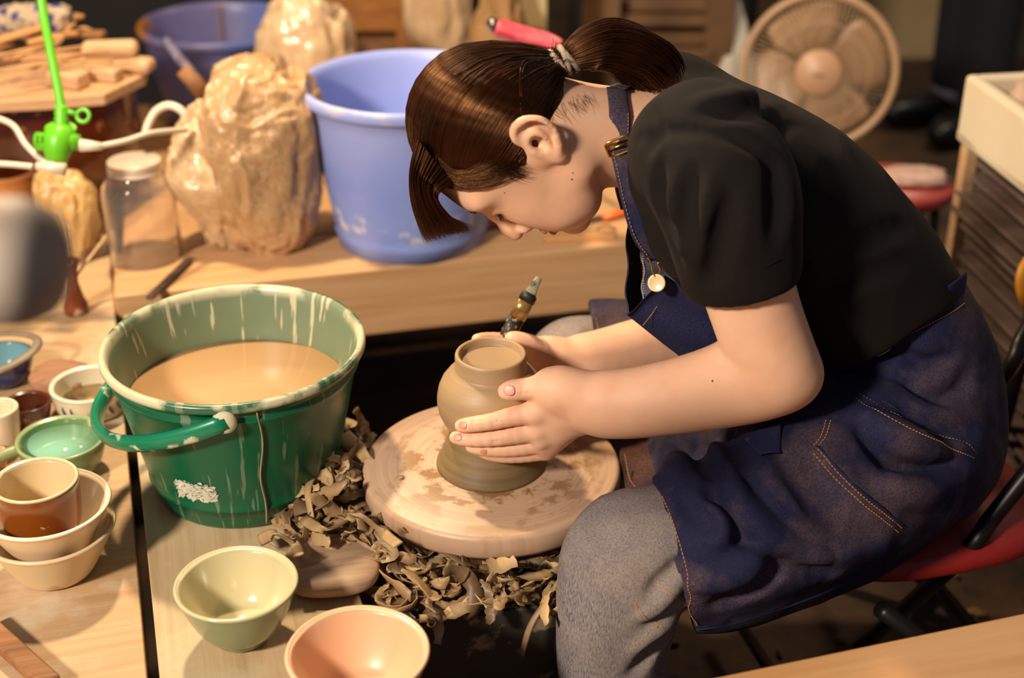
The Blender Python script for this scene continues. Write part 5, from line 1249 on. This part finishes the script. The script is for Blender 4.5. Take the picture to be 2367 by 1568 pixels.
# clamp lamp close to the camera, out of focus
lc = DP(20, 606, .74); la = RT * .95 + UP * -.05 - FW * .25; la /= np.linalg.norm(la)
P = [lc - la * .09, lc - la * .05, lc - la * .015, lc + la * .008, lc + la * .020, lc + la * .026, lc + la * .0285]
clp = thing('lamp_head', 'blurred grey metal lamp housing close to the camera at the left edge', 'lamp', lc)
obj('housing', tube(P, [.020, .032, .0345, .034, .029, .018, .003], 40), M('brushed_grey', '#8a7868', '#b0a090', 14, .6, Metallic=.1), clp)
obj('neck', tube([lc - la * .085, lc - la * .16 - UP * .02, lc - la * .30 - UP * .12], .009, 14), m_steel, clp)

# bench scraps behind the face
def scrap(u0, v0, u1, v1, wd, th, z, label, mat, name='wood_offcut', cat='offcut', bev=.002): return blk(u0, v0, u1, v1, wd, th, z, name, label, cat, mat, bev)
scrap(1095, 500, 1250, 470, .05, .018, KZ, 'brown offcut of board lying just behind her nose', m_dwood)
scrap(1090, 470, 1230, 430, .04, .030, KZ, 'pale offcut standing behind the brown one', m_lwood)
scrap(1260, 545, 1420, 538, .020, .008, KZ, 'narrow strip of wood on the beam below her chin', m_plank)
kn2 = thing('orange_knife', 'knife with an orange handle lying on the bench behind the apron strap', 'knife', Z(1400, 500, KZ))
obj('handle', tube([Z(1395, 502, KZ + .008), Z(1470, 482, KZ + .008)], [.007, .009], 12, .7), M('orange_plastic', '#e8641c', '#f07428', 10, .35), kn2)
obj('blade', bar(Z(1290, 520, KZ + .005), Z(1397, 502, KZ + .005), .014, .003), m_steel, kn2, smooth=False)
c = Z(1400, 536, KZ); obj('bent_wire', tube([c + RT * .015 * math.cos(t) + UP * .010 * math.sin(t) for t in np.linspace(0, PI, 12)], .002, 8), m_dwood, label='small bent brown wire arch on the beam edge', cat='wire')

# front plank in the lower right corner
f0, f1 = Z(1630, 1568, .42), Z(2367, 1415, .42); fd = (f1 - f0) / np.linalg.norm(f1 - f0); fn = np.array([-fd[1], fd[0], 0])
fp = thing('front_bench', 'light wooden bench plank crossing the lower right corner', 'bench', ((f0 + f1) / 2 - fn * .1) * [1, 1, 0])
obj('plank', box((f0 + f1) / 2 * [1, 1, 0] - fn * .11 + fd * .12 + ZX * .375, 1.0, .22, .045, fd, fn), m_plank, fp, smooth=False, bevel=.004)
for s in (-.35, .45): obj('leg', box((f0 + f1) / 2 * [1, 1, 0] - fn * .11 + fd * (.12 + s), .05, .16, .375, fd, fn), m_dwood, fp, smooth=False, bevel=.003)

# ------------------------------------------------------------------ background
def rb_(name, label, cat, c, sx, sy, sz, mat, ang=0, bev=.004, group=None, kind=None):
    ax = np.array([math.cos(ang), math.sin(ang), 0]); ay = np.array([-ax[1], ax[0], 0])
    return obj(name, box(c, sx, sy, sz, ax, ay), mat, smooth=False, bevel=bev, label=label, cat=cat, group=group, kind=kind)
m_dark = M('near_black_wood', '#080302', '#100604', 4, .8)
rb_('dark_backdrop', 'added nearly black cabinet behind the brown crock and the dirty blue bucket', 'backdrop', (-1.0, 3.25, 0), 1.0, .4, .95, m_dark, .06)  # near-black panel added only to keep the upper left background dark
bs = thing('rear_bench', 'low dark bench under the dirty blue bucket', 'bench', (-.62, 2.62, 0))
obj('bench_top', box((-.55, 2.78, .27), .8, .38, .028, RT, np.array([0, 1., 0])), m_dwood, bs, smooth=False, bevel=.003)
for q in ((-.9, 2.63), (-.9, 2.93), (-.2, 2.63), (-.2, 2.93)): obj('leg', box((q[0], q[1], 0), .05, .05, .27, RT, np.array([0, 1., 0])), m_dark, bs, smooth=False)
# fan
fc_ = DP(1893, 165, 2.9); FN = CAM - fc_; FN[2] *= .6; FN /= np.linalg.norm(FN); fx = np.cross(ZX, FN); fx /= np.linalg.norm(fx); fy = np.cross(FN, fx)
FR = .152; m_fan = M('beige_fan_plastic', '#b08a64', '#bb9670', 4, .4); m_wire = M('beige_fan_wire', '#b49470', None, rough=.4)
fan = thing('electric_fan', 'round beige floor fan with wire guard behind the woman\'s back', 'fan', fc_ * [1, 1, 0])
obj('guard_ring', torus(fc_, FR, .0085, fx, fy, 80, 12), m_fan, fan)
gs = []
for k in range(88):
    t = 2 * PI * k / 88; d = fx * math.cos(t) + fy * math.sin(t); d2 = fx * math.cos(t + .12) + fy * math.sin(t + .12)
    gs.append(tube([fc_ + d * .045 + FN * .030, fc_ + (d + d2) * .5 * .10 + FN * .026, fc_ + d2 * FR], .0011, 4))
obj('front_guard', merge(*gs, torus(fc_ + FN * .026, .10, .0011, fx, fy, 60, 5)), m_wire, fan)
gs = []
for k in range(60):
    t = 2 * PI * k / 60; d = fx * math.cos(t) + fy * math.sin(t); gs.append(tube([fc_ + d * .04 - FN * .07, fc_ + d * .11 - FN * .06, fc_ + d * FR], .0011, 4))
obj('rear_guard', merge(*gs), m_wire, fan)
def disc(c, r, th, n, ax, ay, nn, prof=None):
    V, F = lathe(prof or [(0, 0), (r, 0), (r, th * .6), (r * .94, th), (0, th * 1.1)], (0, 0, 0), 48); return c + V[:, :1] * ax + V[:, 1:2] * ay + V[:, 2:] * nn, F
bdg = obj('hub_cap', disc(fc_ + FN * .026, .047, .010, 48, fx, fy, FN), M('hub_plastic', '#c09470', '#c89c78', 4, .4), fan)
obj('hub_badge', box(fc_ + FN * .0375 - fy * .004, .022, .006, .0012, fx, fy, FN), M('hub_badge_grey', '#7d6c60', None, rough=.5), bdg, smooth=False)
for k in range(4):
    t0 = PI / 2 * k + .4; V = []; F = []
    for i in range(10):
        for j in range(9):
            rr = .03 + (.105) * i / 9; tt_ = t0 + (j / 8 - .5) * (1.15 + .3 * math.sin(i / 9 * PI)) ; V.append(fc_ + (fx * math.cos(tt_) + fy * math.sin(tt_)) * rr + FN * (-.02 + (j / 8 - .5) * .030))
    for i in range(9):
        for j in range(8): a = i * 9 + j; F.append((a, a + 1, a + 10, a + 9))
    bl = obj('blade', (V, F), m_fan, fan); md = bl.modifiers.new('thick', 'SOLIDIFY'); md.thickness = .0015
obj('motor', disc(fc_ - FN * .14, .05, .075, 40, fx, fy, FN), m_fan, fan)
obj('pole', tube([(fc_ - FN * .10) * [1, 1, 0] + ZX * .03, fc_ - FN * .10 - ZX * .03], .014, 14), m_fan, fan)
obj('base', lathe([(0, 0), (.15, 0), (.15, .012), (.12, .022), (.02, .035), (0, .035)], (fc_ - FN * .10) * [1, 1, 0], 48), m_fan, fan)
# standing person in dark trousers
m_tr = M('dark_trousers', '#07060c', '#0c0a16', 20, .9)
G = Field((.90, 3.35, .0), (1.75, 4.15, 1.75), .011)
def leg(x, y):
    G.chain([(x, y + .02, .95), (x, y, .50), (x, y + .01, .09)], [.085, .068, .062], k=.02)
sx1, sy1 = 1.185, 3.71; sx2, sy2 = 1.235, 3.60
hip = np.array([1.21, 3.66, .95])
G.chain([hip + [-.06, 0, 0], (sx1, sy1, .5), (sx1, sy1, .13)], [.09, .066, .058], k=.02); G.chain([hip + [.06, 0, 0], (sx2, sy2, .5), (sx2, sy2, .13)], [.09, .072, .066], k=.02)
G.ell(hip, (.16, .11, .13), (RT, np.array([0, 1., 0]), ZX), .03)
pr2 = thing('person', 'standing person in the background, only dark trousers, pale socks and black shoes seen', 'person', (1.17, 3.73, 0))
obj('trousers', G.mesh(2), m_tr, pr2)
G = Field((.70, 3.35, .9), (1.75, 4.15, 1.75), .011); YY = np.array([0, 1., 0])
G.chain([hip + [0, 0, .02], hip + [0, 0, .25], hip + [0, 0, .44]], [(.11, .15), (.11, .16), (.09, .17)], w=RT, k=.03)
for s in (-1, 1): G.chain([hip + [s * .17, 0, .44], hip + [s * .23, 0, .18], hip + [s * .22, -.08, -.02]], [.05, .042, .034], k=.03)
G.chain([hip + [0, 0, .46], hip + [0, 0, .56]], [.05, .05], k=.02); G.ell(hip + [0, -.01, .68], (.075, .095, .115), (RT, YY, ZX), .03)
obj('body', G.mesh(2), M('dark_jacket', '#15131c', '#1d1a26', 9, .9), pr2)
m_sock = M('lilac_sock', '#8d84a4', '#a096b4', 30, .8); m_bs = M('black_shoe', '#060505', None, rough=.4)
for (sx_, sy_, dx) in ((sx1, sy1, -1), (sx2, sy2, -.4)):
    obj('sock', tube([(sx_ - .005, sy_, .07), (sx_, sy_, .17)], [.05, .045], 16), m_sock, pr2)
    dd = np.array([dx, -.35, 0]); dd /= np.linalg.norm(dd)
    obj('shoe', blob(np.array([sx_, sy_, .045]) + dd * .075, (.145, .05, .045), (dd, np.cross(ZX, dd), ZX), 30, 20, lambda d: -.1 * d[0], flatbase=-.044, power=.75), m_bs, pr2)
# foam box on a slatted rack
b0, b1 = Z(2207, 322, .54), Z(2367, 452, .54); bx_ = (b1 - b0) / np.linalg.norm(b1 - b0); by_ = np.array([-bx_[1], bx_[0], 0]); by_ = by_ if by_[1] > 0 else -by_
hbx = z_at(*Z(2215, 320, .54)[:2], 168) - .54
fb = thing('foam_box', 'white foam box full of scraps on the slatted rack at the right', 'box', b0 + bx_ * .22 + by_ * .14)
bl_, bw_ = .46, .28; cc = b0 + bx_ * bl_ / 2 + by_ * bw_ / 2; m_foam = M('foam', '#cdbb9c', '#d8c8aa', 5, .8, .1)
obj('base', box(cc, bl_, bw_, .02, bx_, by_), m_foam, fb, smooth=False, bevel=.006)
for s in (-1, 1): obj('side_wall', box(cc + by_ * s * (bw_ / 2 - .012) + ZX * .0, bl_, .024, hbx, bx_, by_), m_foam, fb, smooth=False, bevel=.008)
for s in (-1, 1): obj('end_wall', box(cc + bx_ * s * (bl_ / 2 - .012), .024, bw_ - .03, hbx, bx_, by_), m_foam, fb, smooth=False, bevel=.008)
cz = cc + ZX * .03
obj('paper_wad', lumpV(cz - bx_ * .10, (.09, .09, hbx * .58), 60, 44, .22, 2.6, 51.0), M('pinkish_paper', '#b79a84', '#d2b79c', 10, .6), loc=cz - bx_ * .10, label='crumpled pinkish paper in the near corner of the foam box', cat='paper')
obj('clay_bag', lumpV(cz + bx_ * .05 + by_ * .03, (.07, .08, hbx * .72), 60, 44, .2, 2.4, 55.0), plastic('brown_plastic', '#94683c', '#b07f4c'), loc=cz + bx_ * .05 + by_ * .03, label='brown plastic-wrapped clay lump inside the foam box', cat='clay bag')
obj('wood_scrap', bar(cz + bx_ * .02 + ZX * .10 - by_ * .05, cz + bx_ * .20 + ZX * .17 + by_ * .02, .03, .015), m_dwood, smooth=False, bevel=.003, label='dark stick poking out of the foam box', cat='stick')
rk = thing('slatted_rack', 'dark rack of thin stacked slats under the foam box', 'rack', cc * [1, 1, 0])
m_slat = M('dark_slat', '#4a3a34', '#6e5c54', 10, .4)
for i in range(17):
    z = .09 + i * .026; w_ = .012 * math.sin(i * 1.3)
    obj('slat', box(cc * [1, 1, 0] + by_ * (-.10 + w_) + ZX * z, .44, .05, .008, bx_, by_), m_slat, rk, smooth=False, bevel=.002)
    if i % 2: obj('slat', box(cc * [1, 1, 0] + by_ * (.10 + w_) + ZX * z, .44, .05, .008, bx_, by_), m_slat, rk, smooth=False, bevel=.002)
for a_ in (-.215, .215):
    for b_ in (-.12, .12): obj('corner_post', box(cc * [1, 1, 0] + bx_ * a_ + by_ * b_, .022, .022, .54, bx_, by_), m_lwood, rk, smooth=False, bevel=.003)
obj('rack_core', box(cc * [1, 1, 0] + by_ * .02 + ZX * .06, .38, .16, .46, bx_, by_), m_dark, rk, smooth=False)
# small red stool behind her back
c = Z(2085, 418, .36); rs = thing('round_stool', 'small round red stool with a paper on it behind the woman\'s back', 'stool', c * [1, 1, 0])
obj('seat', lathe([(0, -.025), (.088, -.025), (.095, -.01), (.088, 0), (0, .002)], c, 48), M('faded_red', '#a03c34', '#b04a40', 8, .4), rs)
for k in range(4): t = PI / 4 + k * PI / 2; d = np.array([math.cos(t), math.sin(t), 0]); obj('leg', tube([c + d * .07 - ZX * .02, (c + d * .10) * [1, 1, 0]], .008, 8), m_black_metal, rs)
obj('crumpled_paper', lumpV(c + [.02, -.01, .002], (.055, .03, .012), 40, 24, .3, 2, 61.0), M('stool_paper', '#b08878', '#c8a894', 8, .6), loc=c + [.02, -.01, .002], label='crumpled pale paper lying on the red stool', cat='paper')
# white plastic sack left of the fan
c = Z(1672, 185, .0); c = DP(1672, 175, 3.3); c[2] = .0; obj('plastic_sack', lumpV(c, (.075, .07, .27), 70, 60, .2, 2.2, 71.0, ([-1, -.2, .4, .8, 1], [.9, 1.1, .75, .35, .4])), m_bag3, loc=c, label='knotted white plastic sack between the wooden frame and the fan', cat='sack')
# wooden frame stand behind
wf = thing('wooden_stand', 'tall wooden stand with cross rails behind the ponytail', 'stand', (.45, 3.35, 0))
m_post = M('weathered_post', '#5e4228', '#7d5a38', 8, .7)
def post(u, v, wpx, D, name='post', top=None):
    p = DP(u, v, D); ww = wpx * D / FPX; obj(name, box((p[0], p[1], 0), ww, .05, top or .75, RT, np.array([0, 1., 0])), m_post, wf, smooth=False, bevel=.003)
post(1388, 50, 88, 3.2); post(1665, 40, 62, 3.2)
for v in (45, 88, 10, 122):
    a, b = DP(1420, v, 3.22), DP(1645, v, 3.22); obj('rail', bar(a, b, .03, .024), m_post, wf, smooth=False, bevel=.002)
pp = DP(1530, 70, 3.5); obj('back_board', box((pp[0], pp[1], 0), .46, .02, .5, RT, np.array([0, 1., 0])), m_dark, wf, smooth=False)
c = DP(1232, 60, 2.95); rb_('pale_carton', 'pale cream carton left of the wooden stand', 'carton', (c[0], c[1], 0), .055, .10, .62, M('cream_card', '#c8b27c', '#d4c090', 5, .7))
c = DP(1150, 60, 2.8); obj('paper_sack', lumpV((c[0], c[1], 0), (.062, .06, .31), 60, 60, .14, 2.2, 81.0), M('brown_sack', '#8a6438', '#a47c4c', 9, .7, .4, .004), label='tan sack standing behind the red-handled tool', cat='sack', loc=(c[0], c[1], 0))
# orange-brown crate upper left centre
c = DP(815, 30, 3.15); cr = thing('wooden_crate', 'orange-brown wooden crate behind the pale blue bucket, top centre left', 'crate', (c[0], c[1], 0)); m_cr = wood('crate_wood', '#8a531c', '#a4672a', '#b87a38', rough=.6, gs=.6)
zt = z_at(c[0], c[1], 70)
obj('front_board', box((c[0], c[1], zt), .25, .03, .26, RT, np.array([0, 1., 0])), m_cr, cr, smooth=False, bevel=.004)
obj('side_post', box((c[0] + .112, c[1] - .02, 0), .028, .03, zt + .25, RT, np.array([0, 1., 0])), m_cr, cr, smooth=False, bevel=.003)
obj('side_post', box((c[0] - .112, c[1] - .02, 0), .028, .03, zt + .25, RT, np.array([0, 1., 0])), m_cr, cr, smooth=False, bevel=.003)
obj('lower_board', box((c[0], c[1] + .02, 0), .25, .03, zt - .02, RT, np.array([0, 1., 0])), m_dwood, cr, smooth=False)
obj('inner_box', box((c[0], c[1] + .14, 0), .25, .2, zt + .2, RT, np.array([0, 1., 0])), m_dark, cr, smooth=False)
# red-handled tool leaning behind her head
rt_ = thing('red_tool', 'tool with a speckled red plastic handle and grey tip behind the woman\'s head', 'tool', DP(1215, 90, 2.05))
D0 = 2.05
obj('handle', tube(smooth_path([DP(1150, 62, D0), DP(1205, 80, D0), DP(1262, 96, D0), DP(1292, 112, D0)], 24), .0165, 14, .8), M('speckled_red', '#d23040', '#e86870', 34, .4), rt_)
obj('rod', tube([DP(1290, 112, D0), Z(1290, 385, KZ)], .005, 8), m_steel, rt_)
obj('tip', tube([DP(1128, 46, D0), DP(1150, 60, D0)], [.006, .013], 12), m_steel, rt_)
# right side: yellow chair back, leaning panel
yc = DP(2400, 656, 1.95); n_ = -FW; obj_y = thing('yellow_chair', 'chair with a round yellow wooden back at the right edge', 'chair', yc * [1, 1, 0])
obj('backrest', disc(yc, .046, .016, 48, RT * .9 + FW * .4, UP, n_ * .9 + RT * .35, [(0, 0), (.042, 0), (.047, .006), (.042, .014), (0, .016)]), wood('yellow_wood', '#d08414', '#e09a20', '#ecac38', gs=.7), obj_y)
obj('post', tube([yc + FW * .01 - UP * .02, (yc + FW * .06) * [1, 1, 0]], .011, 12), m_black_metal, obj_y)
sy = yc + np.array([.17, -.1, 0]); obj('seat', lathe([(0, 0), (.14, 0), (.15, .012), (.14, .024), (0, .026)], (sy[0], sy[1], .30), 48), m_plank, obj_y)
for k in range(4): t = PI / 4 + k * PI / 2; obj('leg', tube([(sy[0] + .11 * math.cos(t), sy[1] + .11 * math.sin(t), .30), (sy[0] + .13 * math.cos(t), sy[1] + .13 * math.sin(t), 0)], .01, 8), m_black_metal, obj_y)
q0, q1 = Z(2190, 640, .14), Z(2420, 800, .14); qd = (q1 - q0) / np.linalg.norm(q1 - q0); qn = np.array([-qd[1], qd[0], 0]); qn = qn if qn[1] > 0 else -qn
pn = thing('wooden_box', 'low brown wooden box with a slot and a round white knob behind the chair', 'box', (q0 + q1) / 2 * [1, 1, 0])
obj('box_body', box((q0 + q1) / 2 * [1, 1, 0] + qn * .10, np.linalg.norm(q1 - q0), .20, .14, qd, qn), M('box_wood', '#8a6238', '#a87c4c', 5, .7, .3), pn, smooth=False, bevel=.004)
pc = Z(2300, 735, .141); obj('slot', box(pc, .035, .16, .003, qd, qn), m_dwood, pn, smooth=False); obj('knob', blob(Z(2306, 706, .150), (.012, .012, .006), n=16, m=10), m_white, pn)
# grey carton by the back wall
c = DP(2075, 60, 4.3); rb_('grey_carton', 'low grey and tan carton by the wall behind the fan', 'carton', (c[0], c[1] + .2, 0), .5, .3, .28, M('tan_card', '#8a7450', '#9c8660', 5, .8))
c = DP(2335, 120, 4.2); rb_('hanging_cloth', 'grey cloth bundle standing by the wall behind the foam box', 'cloth', (c[0] + .15, c[1] + .25, 0), .35, .15, 1.0, M('grey_cloth', '#4c443a', '#6c6254', 7, .9, .4, .01))
# scraps on the floor
V = []; gs = []
for k in range(260):
    x_, y_ = random.uniform(.15, 1.7), random.uniform(1.2, 3.3)
    gs.append(blob((x_, y_, .004), (random.uniform(.004, .016), random.uniform(.004, .012), .004), n=8, m=6, disp=lambda d: .3 * mnoise.noise(Vector(d) * 2 + Vector((x_, y_, 0)) * 9)))
obj('floor_debris', merge(*gs), M('debris', '#4a3418', '#7a5c30', 30, .9), label='crumbs and chips of dry clay littering the earth floor', cat='debris', kind='stuff')
